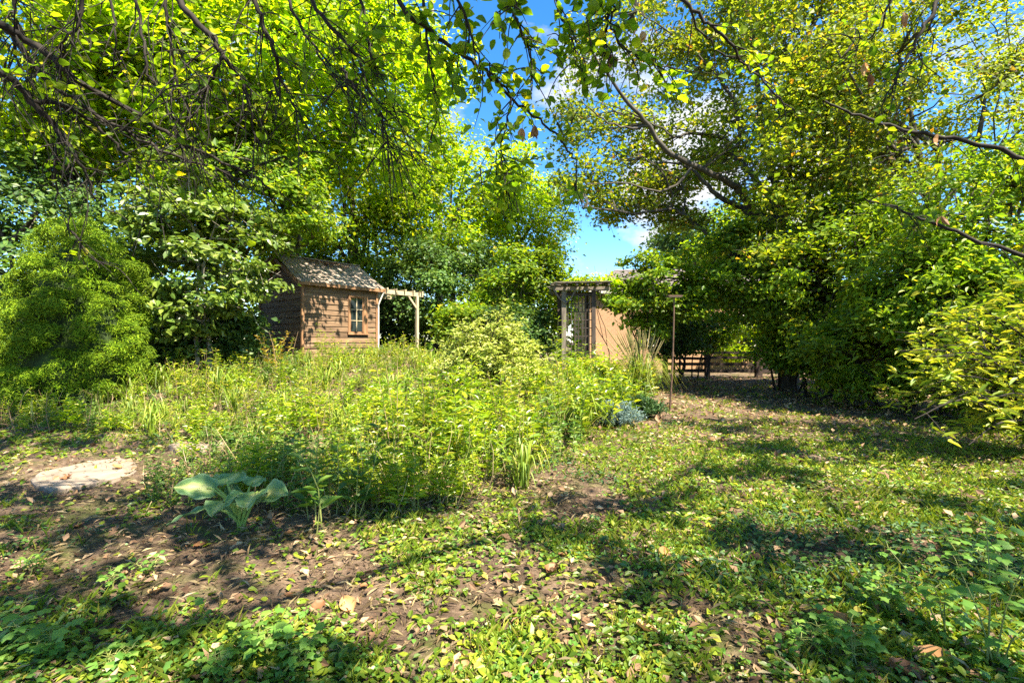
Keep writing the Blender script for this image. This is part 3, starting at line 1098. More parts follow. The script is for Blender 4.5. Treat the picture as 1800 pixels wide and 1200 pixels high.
def tree(name, label, cat, base, crown, mat, bark, leaf=.10, aspect=.6, n_clumps=60, per=220, trunk_r=.14, seed=0,
         clump_r=.55, shape='d2', n_limbs=7, group=None, flat=.5, trunks=1, low=.25, shell=.5, keep=None, up=.8, twigs=True, lean=(0, 0)):
    """crown: (cx, cy, cz, rx, ry, rz). Leaves sit in clumps round branch ends."""
    rng = np.random.default_rng(seed + 100)
    cx, cy, cz, rx, ry, rz = crown
    bz = float(ground_z(base[0], base[1]))
    B = np.array([base[0], base[1], bz])
    t = thing(name, label, cat, B, group)
    C = np.array([cx, cy, cz])
    # clump centres
    d = unit(rng.normal(size=(n_clumps, 3)))
    rad = (shell + (1 - shell) * rng.random(n_clumps)) ** .7
    cl = C + d * rad[:, None] * np.array([rx, ry, rz])
    lump = 1 + .16 * np.sin(d[:, 0] * 5 + seed) * np.cos(d[:, 2] * 6 + seed * 2)
    cl = C + (cl - C) * lump[:, None]
    cl[:, 2] = np.maximum(cl[:, 2], ground_z(cl[:, 0], cl[:, 1]) + .12)
    if keep is not None:
        cl = cl[keep(cl)]
    # trunk(s)
    tips = []
    tops = []
    for k in range(trunks):
        off = rng.normal(size=2) * (.0 if trunks == 1 else .30)
        b = B + np.array([off[0], off[1], -.1])
        top = C + np.array([rng.normal() * rx * .25 + off[0], rng.normal() * ry * .2, rz * .45]) + np.array([lean[0], lean[1], 0])
        m = MB()
        m.smooth = True
        pts = smooth_line([b, b + (top - b) * .33 + rng.normal(size=3) * np.array([.12, .12, 0]), b + (top - b) * .66 + rng.normal(size=3) * np.array([.2, .2, 0]), top], 5)
        rr = trunk_r * (1 - .8 * np.linspace(0, 1, len(pts)) ** .9)
        rr[0] *= 1.35
        m.tube(pts, rr, 9)
        m.build('trunk', bark, t, B)
        tips.append(pts)
        tops.append(pts)
    allp = np.concatenate(tops)
    limb_pts = []
    order = rng.permutation(len(cl))[:n_limbs]
    for idx in order:
        e = C + (cl[idx] - C) * .92
        tp = tops[rng.integers(len(tops))]
        j = int((low + (1 - low) * rng.random() * .75) * (len(tp) - 1))
        m = MB()
        m.smooth = True
        pts = add_limb(m, tp[j], e, trunk_r * .42, .012, rng, sag=.08)
        m.build('limb', bark, t, B)
        limb_pts.append(pts)
    nodes = np.concatenate(limb_pts + [allp[len(allp) // 4:]]) if limb_pts else allp
    if twigs:
        tw = MB()
        for c in cl:
            j = np.argmin(((nodes - c) ** 2).sum(1) + rng.random(len(nodes)) * .2)
            add_limb(tw, nodes[j], c, .016 + trunk_r * .04, .005, rng, sag=.05, sides=4)
            for _ in range(3):
                e = c + rng.normal(size=3) * clump_r * .8
                tw.tube([c, (c + e) / 2 + rng.normal(size=3) * .03, e], [.007, .005, .003], 3)
        o = tw.build('twigs', bark, t, B)
        o['kind'] = 'stuff'
    # leaves
    per_c = (per * (.6 + .8 * rng.random(len(cl)))).astype(int)
    idx = np.repeat(np.arange(len(cl)), per_c)
    n = len(idx)
    rr = clump_r * (.7 + .6 * rng.random(len(cl)))
    off = rng.normal(size=(n, 3)) * np.array([.55, .55, .55 * flat])
    P = cl[idx] + off * rr[idx][:, None]
    outd = unit(P - C)
    P[:, 2] = np.maximum(P[:, 2], ground_z(P[:, 0], P[:, 1]) + .03)
    # clumps tilt together so light and dark masses form
    tilt = rng.normal(size=(len(cl), 3)) * .35
    lm = MB()
    scatter_leaves(lm, P, leaf, aspect, up=up, out=outd + tilt[idx], shape=shape, rng=rng)
    o = lm.build('crown', mat, t, B)
    o['kind'] = 'stuff'
    return t


def cpx(px, py, d, rxp, rzp, ry):
    c = at(px, py, d)
    return (c[0], c[1], c[2], rxp / F * d, ry, rzp / F * d)


TREES = [
    # name, label, px, py, depth, rx px, rz px, ry m, mat, bark, leaf, clumps, per, kwargs
    ('maple_tree', 'yellow green canopy tree filling the sky behind and above the shed', 450, 130, 13.5, 330, 230, 3.0, 'canopy_yellow', 'bark', .15, 290, 210, dict(base=(-7.0, 15.2), trunk_r=.2, n_limbs=12, clump_r=.75)),
    ('maple_tree', 'yellow green canopy tree in the top left corner of the garden', 90, 90, 12.5, 260, 230, 3.0, 'canopy_yellow', 'bark', .14, 190, 190, dict(base=(-11.6, 13.8), trunk_r=.2, n_limbs=9, clump_r=.7)),
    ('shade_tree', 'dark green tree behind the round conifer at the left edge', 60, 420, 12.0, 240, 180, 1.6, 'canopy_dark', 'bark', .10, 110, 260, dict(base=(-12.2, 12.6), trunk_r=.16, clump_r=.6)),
    ('dogwood_tree', 'broad leaved light green small tree between the round conifer and the shed', 345, 450, 10.6, 135, 165, 1.1, 'light_leaf', 'bark_pale', .11, 85, 170, dict(base=(-7.1, 10.9), trunk_r=.06, trunks=2, clump_r=.40, flat=.25, shape='h4')),
    ('understory_tree', 'mid green tree with branches reaching over the shed roof from the left', 420, 350, 12.2, 170, 110, 1.4, 'canopy_mid', 'bark', .11, 75, 190, dict(base=(-7.6, 13.4), trunk_r=.10, trunks=2, clump_r=.5, flat=.4)),
    ('ash_tree', 'tall yellow green tree directly behind the shed roof', 620, 220, 18.5, 190, 230, 2.6, 'canopy_yellow', 'bark', .13, 170, 170, dict(base=(-6.0, 19.0), trunk_r=.2, n_limbs=10, clump_r=.85)),
    ('thicket_tree', 'slender dark trunked tree behind the shed pergola', 640, 430, 19.5, 150, 110, 1.4, 'canopy_mid', 'bark_dark', .12, 90, 160, dict(base=(-5.4, 19.6), trunk_r=.11, trunks=4, clump_r=.6)),
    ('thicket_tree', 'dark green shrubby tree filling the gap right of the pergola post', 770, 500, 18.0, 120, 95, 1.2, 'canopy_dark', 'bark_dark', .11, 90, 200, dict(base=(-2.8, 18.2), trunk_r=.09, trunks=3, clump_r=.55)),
    ('elm_tree', 'bright yellow green tree standing left of the open sky gap', 800, 370, 21.0, 125, 125, 2.2, 'canopy_yellow', 'bark', .13, 130, 180, dict(base=(-2.6, 21.3), trunk_r=.18, clump_r=.75)),
    ('elm_tree', 'tall yellow green tree whose right edge borders the blue sky', 915, 405, 22.0, 78, 150, 2.0, 'canopy_yellow', 'bark', .13, 120, 180, dict(base=(.3, 22.3), trunk_r=.18, clump_r=.7)),
    ('hedge_shrub', 'dark green leafy bush just left of the arbour', 925, 525, 16.5, 85, 95, 1.0, 'canopy_mid', 'bark', .11, 80, 200, dict(base=(.5, 16.6), trunk_r=.06, trunks=3, clump_r=.45)),
    ('wild_grape_vine', 'tangle of dark green vine draped over the right end of the arbour', 1158, 512, 14.3, 82, 70, .9, 'canopy_mid', 'bark_dark', .10, 76, 190, dict(base=(3.9, 14.4), trunk_r=.035, trunks=3, clump_r=.33)),
    ('fence_shrub', 'green leafy shrub hiding the left end of the rail fence', 1185, 575, 17.0, 60, 60, .9, 'canopy_dark', 'bark_dark', .10, 38, 190, dict(base=(5.7, 17.1), trunk_r=.05, trunks=3, clump_r=.42)),
    ('sapling_maple', 'green sapling tree in front of the fence below the big limbed tree', 1335, 480, 14.2, 130, 85, 1.0, 'canopy_mid', 'bark_dark', .11, 78, 170, dict(base=(8.3, 14.5), trunk_r=.035, trunks=2, clump_r=.48)),
    ('sapling_maple', 'dense green sapling tree to the right of the fence posts', 1500, 480, 12.2, 150, 140, 1.4, 'canopy_mid', 'bark_dark', .10, 105, 185, dict(base=(9.0, 12.6), trunk_r=.07, trunks=4, clump_r=.46)),
    ('shade_tree', 'large leafy tree filling the upper right corner', 1640, 180, 12.5, 250, 220, 2.6, 'maple', 'bark', .10, 190, 190, dict(base=(12.4, 13.2), trunk_r=.2, n_limbs=12, clump_r=.62)),
    ('understory_tree', 'mid green tree at the right edge behind the golden shrub', 1720, 400, 10.0, 170, 150, 1.6, 'canopy_mid', 'bark', .09, 130, 200, dict(base=(10.3, 10.6), trunk_r=.11, trunks=2, clump_r=.5)),
    ('laurel_shrub', 'big rounded green shrub bordering the right side of the lawn', 1560, 610, 10.6, 130, 90, 1.3, 'canopy_mid', 'bark_dark', .10, 95, 190, dict(base=(8.9, 10.8), trunk_r=.05, trunks=4, clump_r=.42, shape='h4', aspect=.4)),
    ('laurel_shrub', 'green shrub at the right edge under the golden branches', 1760, 640, 8.6, 110, 110, 1.0, 'canopy_mid', 'bark_dark', .10, 80, 180, dict(base=(8.9, 8.8), trunk_r=.05, trunks=4, clump_r=.38, shape='h4', aspect=.4)),
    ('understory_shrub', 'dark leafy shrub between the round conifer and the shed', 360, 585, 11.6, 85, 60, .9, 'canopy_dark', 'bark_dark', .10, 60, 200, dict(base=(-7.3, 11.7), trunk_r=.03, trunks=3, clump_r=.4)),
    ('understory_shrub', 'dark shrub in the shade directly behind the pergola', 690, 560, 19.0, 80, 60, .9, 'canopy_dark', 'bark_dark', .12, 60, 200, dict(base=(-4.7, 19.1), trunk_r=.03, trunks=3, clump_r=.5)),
    ('understory_shrub', 'mid green low shrub right of the pergola post', 822, 578, 15.5, 50, 45, .8, 'canopy_mid', 'bark_dark', .10, 44, 200, dict(base=(-1.4, 15.6), trunk_r=.03, trunks=3, clump_r=.4)),
    ('understory_shrub', 'dark low shrub left of the arbour post', 900, 590, 15.0, 70, 50, .8, 'canopy_dark', 'bark_dark', .10, 50, 200, dict(base=(.1, 15.1), trunk_r=.03, trunks=3, clump_r=.4)),
    ('boundary_shrub', 'dense dark shrub covering the right end of the rail fence', 1470, 590, 17.0, 75, 60, .9, 'canopy_dark', 'bark_dark', .10, 60, 210, dict(base=(11.4, 17.2), trunk_r=.04, trunks=3, clump_r=.45)),
    ('boundary_shrub', 'green shrub with low branches between fence and laurel', 1480, 640, 13.2, 75, 42, .7, 'canopy_mid', 'bark_dark', .09, 50, 200, dict(base=(9.0, 13.4), trunk_r=.03, trunks=3, clump_r=.36)),
    ('sapling_maple', 'green sapling tree right in front of the big trunk', 1400, 520, 13.4, 80, 95, .8, 'canopy_mid', 'bark_dark', .11, 58, 170, dict(base=(8.3, 13.9), trunk_r=.03, trunks=2, clump_r=.42)),
    ('wild_grape_vine', 'green vine thicket hiding the house wall between arbour and fence', 1225, 555, 19.0, 80, 60, .9, 'canopy_mid', 'bark_dark', .12, 76, 200, dict(base=(7.0, 19.1), trunk_r=.03, trunks=4, clump_r=.45)),
    ('boundary_shrub', 'sunlit yellow green shrub beyond the rail fence', 1330, 600, 23.5, 95, 45, .9, 'canopy_yellow', 'bark_dark', .13, 46, 190, dict(base=(11.9, 23.6), trunk_r=.03, trunks=3, clump_r=.5)),
    ('boundary_shrub', 'green bush hiding the house corner behind the fence', 1385, 560, 24.5, 80, 60, .8, 'canopy_mid', 'bark_dark', .13, 46, 190, dict(base=(14.0, 24.6), trunk_r=.03, trunks=3, clump_r=.55)),
    ('wild_grape_vine', 'vine trailing over the left end of the arbour roof', 1035, 497, 14.2, 48, 10, .5, 'canopy_yellow', 'bark_dark', .08, 18, 90, dict(base=(2.75, 14.8), trunk_r=.02, trunks=1, clump_r=.22, n_limbs=3)),
    ('laurel_shrub', 'tall leafy shrub closing the right side between sapling and golden shrub', 1640, 520, 9.6, 120, 110, 1.0, 'canopy_mid', 'bark_dark', .10, 90, 190, dict(base=(8.7, 9.8), trunk_r=.04, trunks=3, clump_r=.42, shape='h4', aspect=.42)),
    ('understory_shrub', 'dark shrub behind the round conifer at the left edge', 70, 590, 13.2, 120, 60, .8, 'canopy_dark', 'bark_dark', .11, 60, 200, dict(base=(-12.9, 13.3), trunk_r=.03, trunks=3, clump_r=.45)),
    ('understory_shrub', 'dark shrub filling the gap right behind the round conifer', 265, 570, 13.0, 90, 75, .8, 'canopy_dark', 'bark_dark', .11, 60, 200, dict(base=(-9.7, 13.2), trunk_r=.03, trunks=3, clump_r=.45)),
    ('understory_shrub', 'dark shrub in the shade behind the shed roof', 540, 500, 20.5, 130, 80, 1.0, 'canopy_dark', 'bark_dark', .13, 60, 190, dict(base=(-8.6, 20.7), trunk_r=.03, trunks=3, clump_r=.6)),
    ('boundary_shrub', 'leafy shrub at the foot of the big limbed tree', 1400, 612, 14.0, 62, 50, .7, 'canopy_mid', 'bark_dark', .09, 56, 210, dict(base=(8.3, 14.1), trunk_r=.03, trunks=3, clump_r=.36)),
    ('distant_spruce', 'grey green tree far behind the house roof', 1225, 430, 42.0, 75, 50, 3.2, 'canopy_dark', 'bark', .30, 70, 110, dict(base=(15.5, 42.5), trunk_r=.3, clump_r=1.3)),
    ('distant_maple', 'yellowish tree far beyond the house seen between the big limbs', 1320, 420, 36.0, 90, 70, 3.0, 'canopy_yellow', 'bark', .24, 80, 120, dict(base=(17.5, 36.5), trunk_r=.3, clump_r=1.2)),
]
for k, (nm, lab, px, py, d, rxp, rzp, ry, mt, bk, lf, nc, per, kw) in enumerate(TREES):
    base = kw.pop('base')
    cat = 'shrub' if 'shrub' in nm else ('vine' if 'vine' in nm else 'tree')
    tree(nm, lab, cat, base, cpx(px, py, d, rxp, rzp, ry), M[mt], M[bk], leaf=lf * 1.22, n_clumps=nc, per=int(per * .76), seed=k * 7 + 1, keep=(lambda c: gap_keep(c, .3)) if px > 1500 and d < 13 and py < 450 else None, **kw)


# far wood closing the view on both sides: one mass
def far_wood():
    mb = MB()
    rng = np.random.default_rng(77)
    # gap left open over the house and the sky
    cl = []
    while len(cl) < 420:
        px = rng.uniform(-500, 2400)
        d = rng.uniform(26, 34)
        x = (px - 900) / F * d
        hmax = 9.5 + 2.5 * math.sin(px * .011) + rng.normal() * .8
        if 860 < px < 1010:
            hmax = 5.5
        if 1010 <= px < 1330:
            continue
        if px > 1330:
            hmax = 7.0
            d += 6
            x = (px - 900) / F * d
        cl.append((x, d, rng.uniform(.3, max(1.0, hmax))))
    cl = np.array(cl)
    idx = np.repeat(np.arange(len(cl)), 75)
    P = cl[idx] + rng.normal(size=(len(idx), 3)) * np.array([.8, .8, .55])
    P[:, 2] = np.maximum(P[:, 2], .1)
    tilt = rng.normal(size=(len(cl), 3)) * .5
    scatter_leaves(mb, P, .36, .65, up=.8, out=tilt[idx], rng=rng)
    o = mb.build('far_woodland', M['canopy_mid'])
    tag(o, 'dense green woodland closing the view behind the garden', None, None, 'stuff')


far_wood()


# ------------------------------------------------------------------ the big limbed tree on the right
def big_tree():
    D = 15.0
    B = np.array([8.6, D, 0.0])
    t = thing('big_tree', 'large spreading tree with long bare curved limbs reaching left over the arbour', 'tree', B)
    rng = np.random.default_rng(31)

    def line(pts):
        return [at(px, py, d) for px, py, d in pts]
    m = MB()
    m.smooth = True
    pts = smooth_line([B + np.array([0, 0, -.1]), at(1382, 560, D), at(1376, 470, D), at(1362, 408, D)], 5)
    m.tube(pts, np.linspace(.30, .26, len(pts)), 12)
    m.build('trunk', M['bark'], t, B)
    limbs = [
        ([(1362, 412, 15), (1330, 372, 14.8), (1300, 335, 14.5), (1284, 323, 14.3), (1218, 290, 13.8), (1170, 263, 13.4), (1140, 221, 13.1), (1105, 182, 12.8), (1068, 130, 12.6), (1040, 90, 12.4)], .15, .03),
        ([(1362, 412, 15), (1335, 388, 15.1), (1305, 366, 15.1), (1266, 347, 15), (1239, 320, 14.9), (1215, 298, 14.8), (1185, 287, 14.6), (1150, 285, 14.4)], .14, .02),
        ([(1360, 480, 15), (1310, 455, 15.2), (1275, 440, 15.4), (1239, 408, 15.4), (1200, 377, 15.4), (1182, 368, 15.3), (1128, 374, 15.0), (1065, 368, 14.6), (1020, 362, 14.4)], .12, .015),
        ([(1362, 412, 15), (1352, 360, 15.3), (1332, 318, 15.6), (1292, 275, 15.8), (1272, 245, 15.8), (1221, 233, 15.6), (1185, 238, 15.4), (1140, 215, 15.2)], .16, .02),
        ([(1362, 412, 15), (1374, 362, 15), (1352, 295, 15.2), (1338, 230, 15.3), (1333, 160, 15.3), (1322, 60, 15.2), (1305, -40, 15)], .17, .05),
        ([(1366, 420, 15), (1384, 350, 14.7), (1386, 300, 14.5), (1380, 220, 14.2), (1395, 120, 14), (1440, 20, 13.8), (1460, -60, 13.6)], .15, .05),
        ([(1290, 275, 15.8), (1300, 230, 15.9), (1285, 170, 15.9), (1240, 110, 15.8), (1180, 60, 15.5), (1120, 20, 15.3)], .09, .015),
        ([(1370, 430, 15), (1430, 380, 14.4), (1500, 320, 13.8), (1600, 260, 13.2), (1740, 240, 12.6)], .13, .03),
        ([(1378, 230, 14.2), (1430, 190, 13.8), (1500, 180, 13.3), (1560, 150, 13), (1620, 90, 12.8)], .09, .02),
        ([(1182, 368, 15.3), (1178, 330, 15.2), (1160, 300, 15), (1130, 275, 14.8)], .045, .012),
        ([(1200, 377, 15.4), (1205, 340, 15.5), (1190, 310, 15.5), (1175, 300, 15.4)], .04, .012),
        ([(1140, 221, 13.1), (1100, 225, 13), (1060, 210, 12.8), (1020, 175, 12.5)], .045, .012),
        ([(1218, 290, 13.8), (1190, 325, 13.6), (1150, 335, 13.4), (1090, 320, 13.0), (1030, 325, 12.8)], .05, .012),
    ]
    nodes = []
    for L, r0, r1 in limbs:
        m = MB()
        m.smooth = True
        p = smooth_line(line(L), 4)
        p[1:-1] += rng.normal(size=(len(p) - 2, 3)) * .02
        m.tube(p, np.linspace(r0, r1, len(p)) * .85, 9)
        m.build('limb', M['bark'], t, B)
        nodes.append(p)
    nodes = np.concatenate(nodes)
    # crown clumps in the volume round the limbs
    cl = []
    while len(cl) < 560:
        px, py = rng.uniform(975, 1560), rng.uniform(-120, 470)
        d = rng.uniform(15.5, 18.5) if px < 1330 else rng.uniform(12, 17.5)
        dens = 1.0
        # outline of the crown: open sky to the left of it
        left = 985 + max(0, py - 330) * 1.3 + max(0, 190 - py) * .28
        if px < left:
            continue
        if py > 400 and px < 1280:
            continue
        # irregular openings
        if wob(px * .016, py * .02, 1.0) > .18 and px < 1450:
            dens = .38
        if px < 1180 and py < 190:
            dens *= .45
        if 330 < py < 440 and px > 1330:
            dens *= .8
        if rng.random() > dens:
            continue
        cl.append(at(px, py, d))
    cl = np.array(cl)
    tw = MB()
    for c in cl:
        dd = ((nodes - c) ** 2).sum(1)
        j = np.argmin(dd + rng.random(len(nodes)) * .3)
        pts = add_limb(tw, nodes[j], c, .022, .006, rng, sag=.04, sides=4)
        for _ in range(4):
            e = c + rng.normal(size=3) * .4
            tw.tube([c, (c + e) / 2 + rng.normal(size=3) * .04, e], [.008, .006, .003], 3)
    o = tw.build('twigs', M['bark'], t, B)
    o['kind'] = 'stuff'
    idx = np.repeat(np.arange(len(cl)), 125)
    P = cl[idx] + rng.normal(size=(len(idx), 3)) * np.array([.37, .37, .15])
    tilt = rng.normal(size=(len(cl), 3)) * .45
    lm = MB()
    scatter_leaves(lm, P, .142, .62, up=.7, out=tilt[idx], rng=rng)
    o = lm.build('crown', M['maple'], t, B)
    o['kind'] = 'stuff'


big_tree()


# bare pale trunk standing behind the canopy
def bare_tree():
    B = at(772, 600, 24)
    B[2] = 0
    t = thing('bare_tree', 'pale leafless slender trunk rising above the yellow green trees near the sky gap', 'tree', B)
    m = MB()
    m.smooth = True
    pts = smooth_line([B, at(771, 400, 24), at(769, 240, 24), at(764, 160, 24), at(760, 60, 24), at(758, -30, 24)], 4)
    m.tube(pts, np.linspace(.22, .09, len(pts)), 9)
    m.build('trunk', M['bark_pale'], t, B)
    rng = random.Random(4)
    for k in range(9):
        y0 = 60 + k * 24
        s = rng.choice((-1, 1))
        b = MB()
        a = at(765, y0, 24)
        e = at(765 + s * rng.uniform(25, 75), y0 + rng.uniform(-30, 25), 24 + rng.uniform(-1, 1))
        add_limb(b, a, e, .035, .008, np.random.default_rng(k), sides=5)
        b.build('branch', M['bark_pale'], t, B)


bare_tree()


# ------------------------------------------------------------------ round conifer
def round_conifer():
    c = at(140, 560, 9.0)
    gz = float(ground_z(c[0], c[1]))
    B = np.array([c[0], c[1], gz])
    t = thing('round_conifer', 'dense bright green rounded dwarf conifer bush at the left', 'bush', B)
    rng = np.random.default_rng(9)
    H = 3.70 - gz
    m = MB()
    m.smooth = True
    m.tube([B, B + np.array([0, 0, H * .8])], [.13, .04], 8)
    m.build('trunk', M['bark_dark'], t, B)
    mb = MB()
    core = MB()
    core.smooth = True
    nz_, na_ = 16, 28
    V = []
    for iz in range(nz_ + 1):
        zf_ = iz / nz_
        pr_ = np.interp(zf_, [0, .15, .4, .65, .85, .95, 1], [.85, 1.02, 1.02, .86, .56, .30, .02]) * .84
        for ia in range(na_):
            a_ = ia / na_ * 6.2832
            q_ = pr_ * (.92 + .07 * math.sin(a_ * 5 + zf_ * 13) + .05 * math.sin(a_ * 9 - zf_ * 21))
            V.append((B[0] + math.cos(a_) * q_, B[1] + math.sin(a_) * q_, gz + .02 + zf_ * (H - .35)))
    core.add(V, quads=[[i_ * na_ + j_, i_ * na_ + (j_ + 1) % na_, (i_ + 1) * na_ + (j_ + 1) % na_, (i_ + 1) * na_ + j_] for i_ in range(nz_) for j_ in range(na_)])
    core.build('inner_branches_shade', M['inner_conifer'], t, B)  # dark core for the inner twig mass, its colour puts shade into the gaps
    n = 300
    k = np.arange(n) + .5
    zf = np.sort(rng.random(n) ** 1.15)
    ph = k * 2.39996 + rng.normal(size=n) * .5
    prof = np.interp(zf, [0, .12, .35, .6, .8, .93, 1], [.95, 1.12, 1.13, 1.0, .76, .48, .12])
    prof = prof * .84 * (1 + .09 * np.sin(ph * 3 + zf * 9))
    cl = np.stack([B[0] + np.cos(ph) * prof * .93, B[1] + np.sin(ph) * prof * .93, gz + .08 + zf * (H - .3)], -1)
    cl += rng.normal(size=cl.shape) * .09
    for i in range(n):
        o = unit(np.array([math.cos(ph[i]), math.sin(ph[i]), .30 + zf[i] * 1.2]))
        r = .215 * rng.uniform(.75, 1.3)
        kk = 310
        dd = unit(rng.normal(size=(kk, 3)) + o * 1.1 + np.array([0, 0, .35]))
        P = cl[i] + dd * r * np.array([1, 1, .8]) * (rng.random((kk, 1)) ** .16)
        # little upright flat sprays pointing outwards
        tip = unit(dd * .3 + o * .8 + rng.normal(size=(kk, 3)) * .5 + np.array([0, 0, .1]))
        nr = unit(dd + rng.normal(size=(kk, 3)) * .35 + np.array([0, 0, .3]))
        L = .066 * rng.uniform(.6, 1.3, kk)
        leaves(mb, P, L, L * .20, nr, tip, 'd2')
    o = mb.build('crown', M['conifer'], t, B)
    o['kind'] = 'stuff'


round_conifer()


# ------------------------------------------------------------------ shrubs built from branches with leaf sprays
def spray_shrub(name, label, B, tips, mat, bark, leaf, aspect, per, seed, shape='h4', spread=.12, r0=.02, cat='shrub', dens=1.0):
    """arching branches from the base to each tip, leaves in whorls along the outer half"""
    rng = np.random.default_rng(seed)
    B = np.asarray(B, float)
    t = thing(name, label, cat, B)
    lm = MB()
    tw = MB()
    for i, e in enumerate(tips):
        a = B + rng.normal(size=3) * np.array([.12, .12, 0])
        L = np.linalg.norm(e - a)
        pts = smooth_line([a, a + (e - a) * .35 + np.array([0, 0, L * .16]) + rng.normal(size=3) * .05, a + (e - a) * .72 + np.array([0, 0, L * .13]), e], 4)
        if i < 60:
            m = MB()
            m.tube(pts, np.linspace(r0, .004, len(pts)), 5)
            m.build('branch', bark, t, B)
        else:
            tw.tube(pts, np.linspace(r0 * .6, .003, len(pts)), 4)
        # side twigs
        for _ in range(5):
            f = rng.uniform(.45, .98)
            j = min(int(f * (len(pts) - 1)), len(pts) - 2)
            s = pts[j]
            dirn = unit(pts[j + 1] - pts[j] + rng.normal(size=3) * .7 + np.array([0, 0, .12]))
            Lt = rng.uniform(.18, .42) * (L / 1.6) ** .5
            e2 = s + dirn * Lt
            tw.tube([s, (s + e2) / 2 + np.array([0, 0, .02]), e2], [.005, .004, .002], 3)
            n = int(per * dens)
            ff = rng.random(n) ** .7
            P = s + (e2 - s) * ff[:, None] + rng.normal(size=(n, 3)) * spread * .25
            tip = unit(dirn * .8 + rng.normal(size=(n, 3)) * .75 + np.array([0, 0, -.1]))
            nr = unit(rng.normal(size=(n, 3)) * .35 + np.array([0, 0, 1.0]))
            Ls = leaf * rng.uniform(.6, 1.25, n)
            leaves(lm, P, Ls, Ls * aspect, nr, tip, shape)
    o = tw.build('twigs', bark, t, B)
    o['kind'] = 'stuff'
    o = lm.build('foliage', mat, t, B)
    o['kind'] = 'stuff'
    return t


def dome_tips(c, rx, ry, h, n, seed, low=.25):
    rng = np.random.default_rng(seed)
    out = []
    for _ in range(n):
        a = rng.uniform(0, 6.283)
        r = rng.random() ** .5
        z = h * (1 - .75 * r ** 2) * rng.uniform(.6, 1.0)
        out.append(np.array([c[0] + rx * r * math.cos(a), c[1] + ry * r * math.sin(a), c[2] + max(z, low)]))
    return out


c = np.array([-.45, 10.0, float(ground_z(-.45, 10.0))])
spray_shrub('variegated_shrub', 'pale cream and green variegated shrub standing in the middle of the garden', c, dome_tips(c, 1.35, 1.0, 1.98, 200, 1), M['variegated'], M['bark_dark'], .10, .36, 16, 1)
c = np.array([7.3, 6.2, 0])
tips = []
rg = np.random.default_rng(21)
for _ in range(105):
    px, py = rg.uniform(1570, 1880), rg.uniform(500, 800)
    if py < 500 + (1700 - px) * .6 or py > 790 - (1700 - px) * .55 * (px < 1700):
        continue
    tips.append(at(px, py, rg.uniform(5.4, 6.9)))
spray_shrub('golden_shrub', 'bright golden leaved shrub reaching in from the right edge', c, tips, M['golden'], M['bark_dark'], .135, .30, 9, 2)
c = np.array([2.05, 11.9, float(ground_z(2.05, 11.9))])
spray_shrub('elder_shrub', 'yellow green leafy shrub in front of the arbour', c, dome_tips(c, 1.1, .6, .95, 50, 3), M['perennial'], M['stem'], .10, .3, 14, 3)


